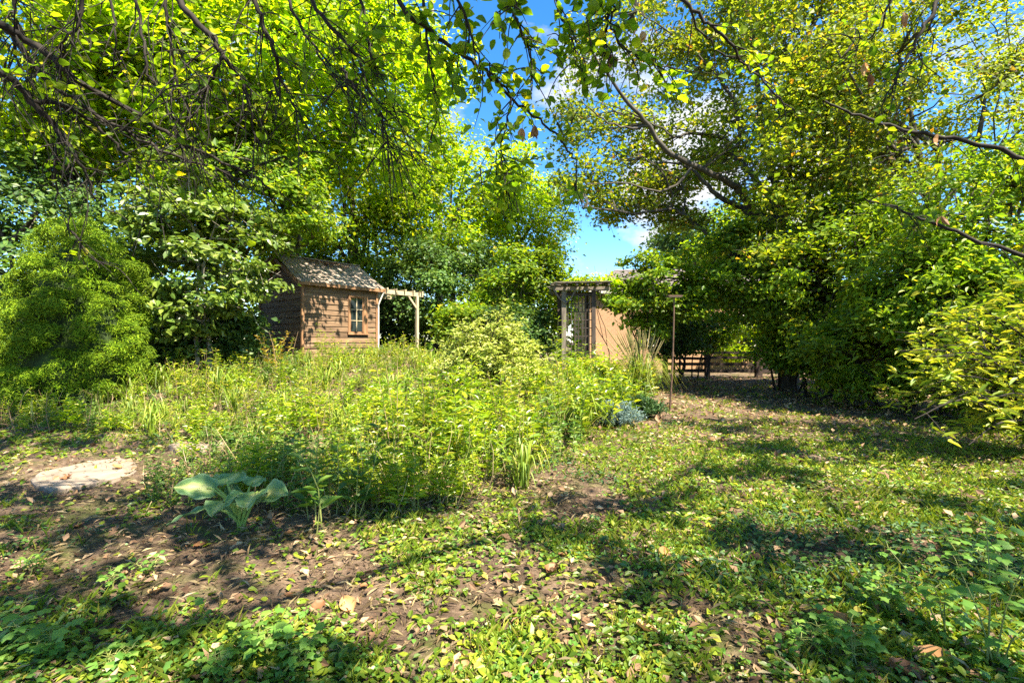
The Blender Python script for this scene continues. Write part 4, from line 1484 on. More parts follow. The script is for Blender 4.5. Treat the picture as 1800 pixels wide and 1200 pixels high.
# ------------------------------------------------------------------ overhanging tree: trunk behind the photographer, twigs hang into view
def overhang():
    B = np.array([-3.2, -2.6, 0.0])
    t = thing('overhanging_tree', 'tree overhead whose dark drooping twigs and round leaves hang into the top of the view', 'tree', B)
    rng = np.random.default_rng(51)
    m = MB()
    m.smooth = True
    fork = np.array([-3.3, -1.6, 3.6])
    pts = smooth_line([B - np.array([0, 0, .1]), B + np.array([.1, .2, 1.5]), fork], 5)
    m.tube(pts, np.linspace(.3, .2, len(pts)), 12)
    m.build('trunk', M['bark'], t, B)

    def add_branch(ctrl, r0, r1, name='branch', sides=7):
        b = MB()
        b.smooth = True
        p = smooth_line(ctrl, 5)
        if len(p) > 4:
            p[1:-1] += rng.normal(size=(len(p) - 2, 3)) * .008
        b.tube(p, np.linspace(r0, r1, len(p)) * (1.25 if name == 'branch' else 1), sides)
        b.build(name, M['bark_dark'], t, B)
        return p
    # main leaders, above the frame
    lead = {}
    lead['left'] = add_branch([fork, np.array([-3.6, -.2, 4.0]), np.array([-3.9, 1.3, 3.75]), np.array([-3.9, 2.6, 3.45])], .12, .045, 'limb')
    lead['mid'] = add_branch([fork, np.array([-2.2, -.1, 4.8]), np.array([-1.0, 1.6, 4.7]), np.array([.2, 3.4, 4.5]), np.array([1.4, 4.6, 4.9])], .055, .015, 'limb')
    lead['right'] = add_branch([fork, np.array([-.8, -1.0, 5.2]), np.array([2.0, .6, 5.6]), np.array([4.6, 2.6, 5.7]), np.array([6.0, 4.4, 6.2])], .06, .02, 'limb')
    lead['high'] = add_branch([fork, np.array([-3.6, 0, 6.5]), np.array([-2.6, 2.0, 8.5])], .12, .04, 'limb')

    lf = MB()
    tw = MB()

    def twig_leaves(p0, dirn, L, nl, size, bare):
        dirn = unit(dirn)
        mid = p0 + dirn * L * .5 + rng.normal(size=3) * L * .07
        e = p0 + dirn * L + np.array([0, 0, -.12 * L]) + rng.normal(size=3) * L * .08
        pts = smooth_line([p0, mid, e], 3)
        tw.tube(pts, np.linspace(.0045, .0018, len(pts)), 4)
        if nl:
            ff = np.linspace(.25, 1, nl) if not bare else rng.random(nl)
            P = np.array([pts[min(int(f * (len(pts) - 1)), len(pts) - 1)] for f in ff]) + rng.normal(size=(nl, 3)) * .01
            side = np.where(np.arange(nl) % 2, 1, -1)[:, None]
            s = unit(np.cross(dirn, np.array([0, 0, 1.0])) + rng.normal(size=3) * .2)
            tip = unit(dirn * .55 + side * s * .8 + rng.normal(size=(nl, 3)) * .3)
            nr = unit(np.array([0, 0, 1.0]) + rng.normal(size=(nl, 3)) * .55)
            Ls = size * rng.uniform(.65, 1.2, nl)
            leaves(lf, P + tip * .012, Ls, Ls * rng.uniform(.62, .8, nl), nr, tip, 'o8')
        return pts

    def furnish(p, n_tw, Lr, nl, size, leafy, down=.5):
        for _ in range(n_tw):
            j = rng.integers(1, len(p) - 1)
            d = unit(p[j + 1 if j + 1 < len(p) else j] - p[j - 1])
            dr = d * .8 + rng.normal(size=3) * .6 + np.array([0, 0, -down])
            L = rng.uniform(*Lr)
            has = rng.random() < leafy
            q = twig_leaves(p[j], dr, L, rng.integers(nl[0], nl[1]) if has else 0, size, False)
            if rng.random() < .6:
                k = rng.integers(1, len(q) - 1)
                dr2 = unit(dr) + rng.normal(size=3) * .6
                twig_leaves(q[k], dr2, L * .55, rng.integers(nl[0], nl[1]) if rng.random() < leafy else 0, size, False)

    # px, py, depth control points of the branches in view
    left = [
        ([(-60, 20, 2.9), (0, 45, 3.0), (60, 78, 3.1), (110, 122, 3.1), (165, 160, 3.2), (260, 212, 3.3), (330, 256, 3.4), (430, 302, 3.5), (475, 332, 3.5)], .022, .005),
        ([(-60, 85, 3.0), (0, 122, 3.0), (55, 178, 3.1), (100, 228, 3.2), (140, 282, 3.2), (168, 350, 3.3)], .022, .005),
        ([(-40, 30, 3.2), (20, 62, 3.2), (70, 130, 3.3), (130, 175, 3.4), (210, 225, 3.5), (300, 270, 3.6), (390, 300, 3.6), (440, 320, 3.7)], .018, .004),
        ([(55, 178, 3.1), (110, 185, 3.2), (160, 215, 3.3), (215, 262, 3.4), (250, 295, 3.4), (275, 330, 3.4)], .012, .003),
        ([(296, -30, 3.1), (330, 20, 3.1), (375, 70, 3.1), (392, 100, 3.1), (425, 145, 3.2), (438, 190, 3.2), (450, 250, 3.3)], .019, .004),
        ([(392, 100, 3.1), (370, 140, 3.1), (352, 175, 3.1), (345, 212, 3.1)], .009, .003),
        ([(440, -30, 3.2), (458, 30, 3.2), (480, 85, 3.2), (495, 135, 3.3), (512, 180, 3.3), (530, 215, 3.3)], .014, .004),
        ([(495, 135, 3.3), (475, 170, 3.3), (460, 215, 3.3), (452, 290, 3.4)], .008, .0025),
        ([(285, -30, 3.0), (295, 40, 3.0), (305, 110, 3.1), (325, 180, 3.1), (345, 240, 3.2), (365, 290, 3.2)], .009, .0025),
        ([(145, -30, 3.0), (140, 30, 3.0), (110, 75, 3.0), (95, 120, 3.1)], .010, .003),
        ([(180, -30, 3.2), (200, 30, 3.2), (205, 75, 3.2), (190, 140, 3.3)], .008, .0025),
        ([(495, -30, 3.4), (530, 50, 3.4), (570, 110, 3.4), (610, 170, 3.4), (640, 230, 3.5)], .010, .003),
        ([(530, -30, 3.1), (575, 40, 3.1), (620, 90, 3.2), (648, 150, 3.2), (665, 200, 3.2), (680, 290, 3.3)], .012, .003),
        ([(600, 120, 3.3), (625, 160, 3.3), (660, 185, 3.3), (680, 245, 3.3), (700, 285, 3.4)], .009, .003),
        ([(430, 302, 3.5), (470, 285, 3.5), (520, 272, 3.5), (560, 265, 3.5)], .007, .002),
        ([(20, -30, 3.2), (30, 40, 3.2), (25, 90, 3.3), (60, 150, 3.3)], .010, .003),
        ([(95, 225, 3.2), (98, 290, 3.2), (100, 350, 3.3), (118, 395, 3.3)], .007, .002),
        ([(118, 395, 3.3), (140, 430, 3.3), (175, 472, 3.3)], .004, .002),
        ([(230, -30, 3.3), (250, 60, 3.3), (262, 130, 3.3), (300, 200, 3.4), (330, 300, 3.4)], .009, .0025),
    ]
    for cpts, r0, r1 in left:
        p = add_branch([at(*q) for q in cpts], r0, r1)
        furnish(p, 22 if r0 > .0085 else 7, (.2, .65) if r0 > .0085 else (.12, .3), (4, 8), .062, .17, down=.3)
    centre = [
        ([(680, -40, 2.9), (720, 30, 2.9), (765, 60, 3.0), (800, 90, 3.0), (845, 118, 3.0), (880, 150, 3.0), (920, 190, 3.1), (965, 225, 3.1), (1000, 262, 3.1), (1013, 300, 3.2), (1012, 336, 3.2)], .013, .0025),
        ([(790, -40, 2.8), (815, 20, 2.8), (835, 85, 2.8), (850, 130, 2.9)], .008, .003),
        ([(740, -40, 3.0), (748, 40, 3.0), (758, 120, 3.0), (766, 200, 3.1), (745, 280, 3.1)], .009, .002),
        ([(845, 118, 3.0), (897, 160, 3.0), (892, 215, 3.0), (875, 270, 3.0), (850, 322, 3.1)], .007, .002),
        ([(875, 265, 3.0), (886, 290, 3.0), (882, 330, 3.0)], .004, .0015),
        ([(890, -40, 2.7), (910, 40, 2.7), (930, 90, 2.8), (935, 160, 2.8)], .008, .002),
        ([(1075, -40, 2.8), (1070, 30, 2.8), (1066, 60, 2.8), (1062, 100, 2.8)], .009, .003),
        ([(1085, -40, 2.8), (1080, 20, 2.8), (1075, 50, 2.8), (1100, 85, 2.9), (1140, 108, 2.9), (1175, 118, 3.0)], .007, .0025),
        ([(960, -40, 2.9), (985, 20, 2.9), (1005, 70, 3.0), (1010, 120, 3.0)], .007, .002),
        ([(620, -40, 3.2), (640, 30, 3.2), (652, 90, 3.2), (668, 140, 3.2), (735, 290, 3.3)], .010, .002),
    ]
    for cpts, r0, r1 in centre:
        p = add_branch([at(*q) for q in cpts], r0, r1)
        furnish(p, 15, (.14, .34), (4, 8), .066, .85, down=.25)
    right = [
        ([(1165, -40, 3.0), (1210, 10, 3.0), (1245, 40, 3.0), (1282, 75, 3.0), (1305, 112, 3.1), (1345, 145, 3.1), (1385, 185, 3.1), (1405, 208, 3.2)], .011, .002),
        ([(1212, 12, 3.0), (1240, 70, 3.1), (1280, 98, 3.1), (1310, 98, 3.1)], .006, .002),
        ([(1660, -40, 3.0), (1640, 20, 3.0), (1615, 65, 3.0), (1590, 110, 3.0), (1570, 150, 3.0), (1555, 180, 3.1)], .011, .003),
        ([(1450, 178, 3.6), (1500, 200, 3.6), (1560, 222, 3.6), (1640, 238, 3.6), (1740, 258, 3.5), (1860, 300, 3.4)], .006, .014),
        ([(1520, 350, 3.6), (1570, 365, 3.6), (1630, 388, 3.6), (1700, 415, 3.5), (1860, 470, 3.4)], .005, .012),
        ([(1570, -40, 3.0), (1560, 20, 3.0), (1530, 70, 3.1), (1480, 60, 3.1)], .008, .002),
    ]
    for cpts, r0, r1 in right:
        p = add_branch([at(*q) for q in cpts], r0, r1)
        furnish(p, 9, (.12, .36), (3, 6), .062, .5, down=.3)
    # withered leaf clusters still hanging on
    for (px, py, d, n_) in ((1115, 40, 2.9, 3), (1128, 55, 2.9, 3), (940, 220, 3.0, 4), (918, 225, 3.0, 2), (1075, 95, 2.8, 2), (1520, 110, 3.0, 4), (1528, 130, 3.0, 3), (1590, 22, 2.9, 2), (1648, 235, 3.5, 3), (1655, 380, 3.5, 2)):
        dm = MB()
        c0 = at(px, py, d)
        tip = np.stack([rng.normal(size=n_) * .3, rng.normal(size=n_) * .3, -np.ones(n_)], -1)
        dm.tube([c0 + np.array([0, 0, .05]), c0 + np.array([.004, 0, .02]), c0], .0016, 3)
        leaves(dm, np.repeat(c0[None], n_, 0), .085, .035, rng.normal(size=(n_, 3)) * np.array([1, 1, .2]), tip, 'o8')
        dm.build('withered_leaves', M['fallen'], t, B)
    o = tw.build('twigs', M['bark_dark'], t, B)
    o['kind'] = 'stuff'
    o = lf.build('leaves', M['overhead'], t, B)
    o['kind'] = 'stuff'
    return t, B


OT, OB = overhang()


def shade_canopy():
    """unseen crown clumps added behind and beside the photographer; placed to shape the dappled shade"""
    rng = np.random.default_rng(88)
    trees = [((-3.2, -2.6), None), ((6.4, -3.4), None), ((10.8, 1.0), None)]
    n = 2600
    gx = rng.uniform(-9, 11, n)
    gy = rng.uniform(-.5, 12.5, n)
    h = rng.uniform(5.0, 8.5, n)
    k = h / SDIR[2]
    P = np.stack([gx, gy, ground_z(gx, gy)], -1) + SDIR[None, :] * k[:, None]
    ok = ~wants_sun(gx, gy)
    # keep out of the frame
    elev = (P[:, 2] - EYE) / np.maximum(P[:, 1], .05)
    hid = (elev > .78) | (P[:, 1] < .3) | (np.abs(P[:, 0]) > 1.2 * np.maximum(P[:, 1], 0))
    # brightness level of the half shade: drop a share of the clumps
    P = P[ok & hid]
    P = P[rng.random(len(P)) < .8]
    return P


CANOPY = shade_canopy()


def out_of_view_trees():  # unseen trees added to carry the canopy, crowns shaped for the ground dapples
    rng = np.random.default_rng(14)
    specs = [('overhanging_tree', None, OB), ('unseen_shade_tree', 'unseen added shade tree behind the photographer shading the right side of the lawn', np.array([6.2, -3.6, 0.])),
             ('unseen_shade_tree', 'second unseen added shade tree outside the right of the view shading the lawn edge', np.array([12.6, 2.2, 0.]))]
    ctr = np.array([[-1.0, 0.0], [6.0, -1.5], [12.0, 3.0]])
    owner = np.argmin(((CANOPY[:, None, :2] - ctr[None]) ** 2).sum(-1), axis=1)
    for k, (nm, lab, B) in enumerate(specs):
        cl = CANOPY[owner == k]
        if not len(cl):
            continue
        if k == 0:
            t = OT
            hub = np.array([-2.6, 1.0, 6.6])
        else:
            t = thing(nm, lab, 'tree', B)
            m = MB()
            m.smooth = True
            hub = np.array([B[0] * .98, B[1] + .5, 5.2])
            pts = smooth_line([B - np.array([0, 0, .1]), B + np.array([.1, .1, 2.5]), hub], 4)
            m.tube(pts, np.linspace(.32, .2, len(pts)), 10)
            m.build('trunk', M['bark'], t, B)
        nodes = [hub[None]]
        for j in rng.permutation(len(cl))[:9]:
            m = MB()
            m.smooth = True
            p = add_limb(m, hub, cl[j], .08, .012, rng, sag=.06)
            m.build('limb', M['bark'], t, B)
            nodes.append(p)
        nodes = np.concatenate(nodes)
        tw = MB()
        for c_ in cl:
            j = np.argmin(((nodes - c_) ** 2).sum(1))
            tw.tube([nodes[j], (nodes[j] + c_) / 2 + rng.normal(size=3) * .05, c_], [.014, .01, .004], 3)
        o = tw.build('crown_twigs', M['bark'], t, B)
        o['kind'] = 'stuff'
        idx = np.repeat(np.arange(len(cl)), 52)
        P = cl[idx] + rng.normal(size=(len(idx), 3)) * np.array([.17, .17, .15])
        lm = MB()
        scatter_leaves(lm, P, .14, .7, up=1.3, rng=rng)
        o = lm.build('crown', M['overhead'], t, B)
        o['kind'] = 'stuff'


out_of_view_trees()


# ------------------------------------------------------------------ garden perennials
def perennial_mesh(seed, h, nstem, leaf, aspect, spread, dens, up=.55, shape='h4', top=True):
    rng = np.random.default_rng(seed)
    st, lf = MB(), MB()
    for s in range(nstem):
        a = np.array([*(rng.normal(size=2) * spread), 0.0])
        hh = h * rng.uniform(.7, 1.12)
        lean = rng.normal(size=2) * .13 * hh + a[:2] * .5
        b = a + np.array([lean[0], lean[1], hh])
        mid = (a + b) / 2 + np.array([*(rng.normal(size=2) * .02), 0]) - np.array([lean[0], lean[1], 0]) * .12
        pts = smooth_line([a, mid, b], 3)
        st.tube(pts, np.linspace(.0048, .002, len(pts)), 3)
        n = int(dens * hh / .05)
        ff = np.sort(rng.uniform(.22, 1.0, n))
        P = np.array([pts[0] * 0 + np.array([np.interp(f, np.linspace(0, 1, len(pts)), pts[:, q]) for q in range(3)]) for f in ff])
        az = np.arange(n) * 2.4 + rng.normal(size=n) * .4
        tip = np.stack([np.cos(az), np.sin(az), up * (ff - .35) * 2.0 + rng.normal(size=n) * .2], -1)
        nr = np.stack([-np.cos(az) * .4, -np.sin(az) * .4, np.ones(n)], -1) + rng.normal(size=(n, 3)) * .2
        L = leaf * (1.15 - .55 * ff) * rng.uniform(.75, 1.25, n)
        leaves(lf, P, L, L * aspect, nr, tip, shape)
    return st, lf


def strap_mesh(seed, n, L, w):
    rng = np.random.default_rng(seed)
    lf = MB()
    for _ in range(n):
        az = rng.uniform(0, 6.283)
        d = np.array([math.cos(az), math.sin(az)])
        ll = L * rng.uniform(.6, 1.15)
        reach = ll * rng.uniform(.25, .75)
        hh = math.sqrt(max(ll ** 2 - reach ** 2, .01)) * .85
        a = rng.normal(size=2) * .05
        ctl = [np.array([*a, 0]), np.array([*(a + d * reach * .25), hh * .62]), np.array([*(a + d * reach * .65), hh * .95]), np.array([*(a + d * reach), hh * rng.uniform(.35, .8)])]
        p = smooth_line(ctl, 2)
        s = np.array([-d[1], d[0], 0])
        ww = w * np.interp(np.linspace(0, 1, len(p)), [0, .4, 1], [.7, 1, .08])
        v = np.concatenate([p - s * ww[:, None] / 2, p + s * ww[:, None] / 2])
        k = len(p)
        q = [[i, i + 1, k + i + 1, k + i] for i in range(k - 1)]
        lf.add(v, quads=q)
    return lf


BED = [(-3.9, 5.0), (-3.3, 4.45), (-2.5, 4.2), (-1.9, 4.15), (-1.3, 4.0), (-.5, 4.3), (.1, 4.9), (.45, 5.9), (1.0, 7.0), (1.55, 8.2), (2.6, 9.6), (3.1, 11.0), (3.4, 13.2), (0, 13.4), (-3.2, 14.6), (-5.4, 12.4),
       (-7.6, 11.8), (-9.6, 9.6), (-10.2, 8.0), (-9.4, 7.3), (-6.5, 7.2), (-4.6, 6.9), (-3.9, 6.1)]


def inside(x, y, poly):
    c = False
    n = len(poly)
    for i in range(n):
        x1, y1 = poly[i]
        x2, y2 = poly[(i + 1) % n]
        if (y1 > y) != (y2 > y) and x < (x2 - x1) * (y - y1) / (y2 - y1) + x1:
            c = not c
    return c


def zone(x, y):
    if y > 10.2 and x < -1.5:
        return 'in front of the shed'
    if x < -4.6:
        return 'beside the round conifer'
    if x < -1.7:
        return 'behind the hosta'
    if y > 8.2 and x > .9:
        return 'between the blue mound and the arbour'
    if y < 6.2:
        return 'at the near edge of the bed'
    return 'in the middle of the bed before the cream shrub'


def build_bed():
    rng = np.random.default_rng(23)
    protos = {'bright': [], 'dark': [], 'strap': []}
    for s in range(5):
        st, lf = perennial_mesh(400 + s, .90, 8, .18 if s % 2 else .14, .33, .11, 1.15, up=.45)
        protos['bright'].append((st.mesh('stems', M['stem']), lf.mesh('foliage', M['perennial']), st, lf))
    for s in range(4):
        st, lf = perennial_mesh(440 + s, .62, 7, .13, .48, .10, .95, up=.35)
        protos['dark'].append((st.mesh('stems', M['stem']), lf.mesh('foliage', M['perennial_dark']), st, lf))
    for s in range(3):
        st, lf = perennial_mesh(450 + s, 1.12, 4, .15, .16, .05, .8, up=.7)
        protos['bright'].append((st.mesh('stems', M['stem_dry']), lf.mesh('foliage', M['golden']), st, lf))
    for s in range(2):
        st, lf = perennial_mesh(455 + s, .55, 9, .10, .55, .13, 1.1, up=.2)
        protos['bright'].append((st.mesh('stems', M['stem']), lf.mesh('foliage', M['light_leaf']), st, lf))
    for s in range(4):
        lf = strap_mesh(470 + s, 44, .9, .034)
        protos['strap'].append((None, lf.mesh('strap_leaves', M['grass_green']), None, lf))
    # poisson-ish points in the bed
    pts = []
    tries = 0
    cell = {}
    while tries < 26000 and len(pts) < 1000:
        tries += 1
        x, y = rng.uniform(-10.3, 3.5), rng.uniform(4.0, 14.6)
        if not inside(x, y, BED):
            continue
        if (x + .45) ** 2 + (y - 10) ** 2 < .7:
            continue
        u_, v_ = np.dot(np.array([x, y]) - SC[:2], U[:2]), np.dot(np.array([x, y]) - SC[:2], Vn[:2])
        if -.4 < u_ < 5 and v_ > -.35:
            continue
        if x < -2.2 and float(wob(x * 1.7 - 2, y * 1.7 + 4, 1.0)) > .42:
            continue
        r = .155 + .011 * y
        kx, ky = int(x / .3), int(y / .3)
        bad = False
        for ax in (-1, 0, 1):
            for ay in (-1, 0, 1):
                for (qx, qy) in cell.get((kx + ax, ky + ay), ()):
                    if (qx - x) ** 2 + (qy - y) ** 2 < r * r:
                        bad = True
        if bad:
            continue
        cell.setdefault((kx, ky), []).append((x, y))
        pts.append((x, y))
    pts.sort(key=lambda p: p[1])
    rest = {'bright': (MB(), MB()), 'dark': (MB(), MB()), 'strap': (MB(), MB())}
    cnt = {'bright': 0, 'dark': 0, 'strap': 0}
    for x, y in pts:
        nz = float(wob(x * 1.1, y * 1.1, 1.0))
        if y > 6.2 and x < -1.8 and nz > -.25:
            kind = 'strap' if rng.random() < .30 else ('bright' if rng.random() < .72 else 'dark')
        elif nz < -.4:
            kind = 'dark'
        else:
            kind = rng.choice(['bright', 'dark', 'strap'], p=[.80, .11, .09])
        if y < 6 and x < -1.5:
            kind = 'dark' if rng.random() < .8 else 'bright'
        sc = rng.uniform(.5, 1.12)
        if y < 5.2:
            if rng.random() < .25 and x > -1.2:
                continue
            sc *= .8
        sc *= 1 + .38 * float(wob(x * 2.3 + 5, y * 2.3, 1.0))
        if x < -3.5:
            sc *= .74 if y > 8.5 else .58
        elif x < -1.7:
            sc *= .80
        if y > 9.5 and -3.5 < x < 1.0:
            sc *= .80
        if x > 1.0:
            sc *= 1.12
        z = float(ground_z(x, y)) - .01
        pr = protos[kind]
        i = rng.integers(len(pr) if y > 5.2 or kind != 'bright' else 5)
        ms, ml, st, lf = pr[i]
        rot = rng.uniform(0, 6.283)
        cnt[kind] += 1
        vis = cnt[kind] <= (250 if kind == 'bright' else 90)
        if vis:
            if kind == 'strap':
                o = mkobj('daylily_clump', ml, None, (x, y, z))
                tag(o, 'arching strap leaved clump ' + zone(x, y), 'plant', 'strap leaved clumps ' + zone(x, y))
            else:
                o = mkobj('leafy_perennial' if kind == 'bright' else 'shade_perennial', ms, None, (x, y, z))
                mkobj('foliage', ml, o)['kind'] = 'stuff'
                if kind == 'bright':
                    tag(o, 'yellow green narrow leaved perennial ' + zone(x, y), 'plant', 'yellow green perennials ' + zone(x, y))
                else:
                    tag(o, 'low darker broad leaved perennial ' + zone(x, y), 'plant', 'dark green perennials ' + zone(x, y))
            o.rotation_euler = (0, 0, rot)
            o.scale = (sc, sc, sc)
        else:
            cr_, sr_ = math.cos(rot), math.sin(rot)
            Rm = np.array([[cr_, -sr_, 0], [sr_, cr_, 0], [0, 0, 1]]) * sc
            for src, dst in ((st, rest[kind][0]), (lf, rest[kind][1])):
                if src is None:
                    continue
                for v, in zip(src.v):
                    pass
                vv = np.concatenate(src.v) @ Rm.T + np.array([x, y, z])
                dst.add(vv, tris=np.concatenate(src.f3) if src.f3 else None, quads=np.concatenate(src.f4) if src.f4 else None)
    for kind, mat in (('bright', 'perennial'), ('dark', 'perennial_dark'), ('strap', 'grass_green')):
        if rest[kind][0].n:
            tag(rest[kind][0].build('perennial_stems', M['stem']), 'thin green stems in the far part of the garden bed', None, None, 'stuff')
        if rest[kind][1].n:
            tag(rest[kind][1].build('perennial_foliage', M[mat]), 'mass of leaves in the far part of the garden bed', None, None, 'stuff')
    return len(pts), cnt


print('bed', build_bed())


def accent(label, px, py, d, seed, mat, h=.75):
    p = at(px, py, d)
    B = np.array([p[0], p[1], float(ground_z(p[0], p[1]))])
    st, lf = perennial_mesh(seed, h, 6, .12, .3, .10, 1.2, up=.3)
    o = st.build('yellowing_perennial', M['stem_dry'], None, (0, 0, 0), tuple(B))
    tag(o, label, 'plant')
    lf.build('foliage', M[mat], o)['kind'] = 'stuff'


for k, (px, d, mt, h, lab) in enumerate([
        (485, 10.8, 'orange', .95, 'orange yellow wilting plant before the shed gable wall'),
        (428, 9.6, 'golden', .70, 'golden brown plant left of the shed in front of the dark shrub'),
        (700, 13.2, 'golden', .80, 'yellowing plant below the pergola opening'),
        (745, 12.0, 'golden', .85, 'golden plant right of the pergola post'),
        (580, 11.4, 'golden', .95, 'pale golden plant in front of the shed window wall'),
        (330, 8.6, 'golden', .75, 'pale golden plant at the right foot of the round conifer'),
        (1010, 8.4, 'golden', 1.0, 'tall golden leaved plant left of the blue mound'),
        (905, 6.6, 'golden', .95, 'golden leaved plant in the middle of the near bed'),
        (640, 6.0, 'golden', .75, 'golden leaved plant behind the dark plants by the hosta')]):
    accent(lab, px, 640, d, 980 + k, mt, h)


def bed_straw():
    rng = np.random.default_rng(19)
    n = 5200
    x, y = rng.uniform(-10, 3.4, n), 4.0 + 9.5 * rng.random(n) ** 1.3
    ok = np.array([inside(a, b, BED) for a, b in zip(x, y)])
    x, y = x[ok], y[ok]
    m = len(x)
    P = np.stack([x, y, ground_z(x, y)], -1)
    tip = np.stack([rng.normal(size=m) * .5, rng.normal(size=m) * .5, rng.uniform(.3, 1.6, m)], -1)
    L = rng.uniform(.25, .85, m) * np.where(x < -1.7, .75, 1.0)
    mb = MB()
    leaves(mb, P, L, .008, rng.normal(size=(m, 3)) * np.array([1, 1, .3]), tip, 'b3')
    tag(mb.build('dry_stems', M['straw']), 'thin dry brown stems standing among the garden plants', None, None, 'stuff')


bed_straw()


# dead flower stalks standing in front of the round conifer and the shed
def stalk(px, py, d, h, lab, seed):
    rng = np.random.default_rng(seed)
    b = at(px, py, d)
    b[2] = float(ground_z(b[0], b[1]))
    m = MB()
    tip = b + np.array([rng.normal() * .12, 0, h])
    pts = smooth_line([b, (b + tip) / 2 + rng.normal(size=3) * .04, tip], 3)
    m.tube(pts, np.linspace(.007, .003, len(pts)), 4)
    for _ in range(4):
        j = rng.integers(2, len(pts))
        e = pts[j] + np.array([rng.normal() * .14, rng.normal() * .1, rng.uniform(.03, .16)])
        m.tube([pts[j], (pts[j] + e) / 2, e], [.004, .003, .002], 3)
    o = m.build('dead_stalk', M['stem_dry'], None, b, tuple(b))
    tag(o, lab, 'plant')


for k, (px, py, d, h, lab) in enumerate([
    (88, 700, 7.2, .55, 'thin reddish dead stalk in front of the conifer, nearest the left edge'),
    (150, 700, 7.0, .60, 'branched brown dead stalk in front of the conifer trunk'),
    (195, 700, 7.4, .48, 'short dead stalk right of centre below the conifer'),
    (28, 700, 7.1, .42, 'curved bare stalk at the far left edge below the conifer'),
    (490, 650, 10.5, 1.02, 'dry seed stalk standing before the shed gable wall'),
    (513, 650, 10.2, 1.10, 'taller dry seed stalk just left of the shed corner')]):
    stalk(px, py, d, h, lab, 600 + k)


# ------------------------------------------------------------------ ornamental grass, blue clumps
def fountain_grass():
    B = np.array([2.95, 11.0, float(ground_z(2.95, 11.0))])
    t = thing('fountain_grass', 'tall ornamental grass clump with tan plumes behind the feeder pole', 'grass clump', B)
    rng = np.random.default_rng(3)
    lf = strap_mesh(5, 420, 1.45, .014)
    o = lf.build('blades', M['grass_green'], t)
    o['kind'] = 'stuff'
    st, pl = MB(), MB()
    for k in range(62):
        az = rng.uniform(0, 6.28)
        e = np.array([math.cos(az) * rng.uniform(.1, .75) - .12, math.sin(az) * rng.uniform(.1, .5), rng.uniform(1.35, 1.72)])
        p = smooth_line([np.array([0, 0, 0.]) + rng.normal(size=3) * .04 * np.array([1, 1, 0]), e * np.array([.35, .35, .55]), e], 4)
        st.tube(p, np.linspace(.005, .003, len(p)), 3)
        q = p[-3:]
        pl.tube(np.vstack([q[0], q[1], q[2], q[2] + (q[2] - q[1]) * .5]), [.004, .009, .007, .002], 4)
    st.build('stalks', M['plume'], t)['kind'] = 'stuff'
    pl.build('plumes', M['plume'], t)['kind'] = 'stuff'


fountain_grass()


def tuft(name, label, x, y, r, h, mat, n, seed, cat='plant', leaf=.07, aspect=.2):
    B = np.array([x, y, float(ground_z(x, y))])
    rng = np.random.default_rng(seed)
    lf, st = MB(), MB()
    for _ in range(n):
        az = rng.uniform(0, 6.28)
        f = rng.random() ** .6
        e = np.array([math.cos(az) * r * f, math.sin(az) * r * f, h * (1 - .55 * f * f) * rng.uniform(.75, 1.1)])
        p = smooth_line([e * np.array([.1, .1, 0]), e * np.array([.6, .6, .55]), e], 2)
        st.tube(p, np.linspace(.005, .003, len(p)), 3)
        k = 26
        ff = rng.uniform(.3, 1, k)
        P = p[0] + 0 * p[0] + np.array([[np.interp(q, np.linspace(0, 1, len(p)), p[:, c_]) for c_ in range(3)] for q in ff])
        tip = unit(e) * .7 + rng.normal(size=(k, 3)) * .6
        nr = rng.normal(size=(k, 3)) * .6 + np.array([0, 0, 1])
        L = leaf * rng.uniform(.6, 1.2, k)
        leaves(lf, P, L, L * aspect, nr, tip, 'd2')
    o = st.build(name, M['stem'], None, (0, 0, 0), tuple(B))
    tag(o, label, cat)
    lf.build('foliage', mat, o)['kind'] = 'stuff'


tuft('blue_spruce_shrub', 'low silvery blue needled mound at the edge of the lawn', 1.82, 8.5, .50, .44, M['blue'], 170, 1)
tuft('dark_shrub', 'dark blue green low mound behind the silvery one beside the feeder pole', 2.55, 9.5, .46, .42, M['vinca'], 130, 2, leaf=.08, aspect=.35)


# ------------------------------------------------------------------ hosta
def hosta_leaf(base, tip, width, nrm, cup, seed):
    """heart-shaped blade from base to tip; UV x = distance from the rib"""
    rng = np.random.default_rng(seed)
    ax = tip - base
    L = np.linalg.norm(ax)
    ax = ax / L
    nrm = unit(np.asarray(nrm, float) - np.dot(nrm, ax) * ax)
    s = np.cross(nrm, ax)
    nu, nv = 12, 10
    V, UVs = [], []
    for i in range(nu + 1):
        f = i / nu
        w = width * .5 * (np.interp(f, [0, .06, .25, .5, .75, .92, 1], [.35, .78, 1.0, .93, .62, .24, 0.02]))
        back = np.interp(f, [0, .2, 1], [-.10, 0, 0])
        for j in range(nv + 1):
            g = j / nv * 2 - 1
            ag = abs(g)
            p = base + ax * (f * L + back * L * ag) + s * (g * w)
            p = p + nrm * (cup * w * ag ** 1.7 - .22 * L * f ** 2.2 + .012 * math.sin(f * 14 + g * 5 + seed) * ag)
            V.append(p)
            UVs.append((ag, f))
    quads = [[i * (nv + 1) + j, i * (nv + 1) + j + 1, (i + 1) * (nv + 1) + j + 1, (i + 1) * (nv + 1) + j] for i in range(nu) for j in range(nv)]
    return np.array(V), quads, UVs


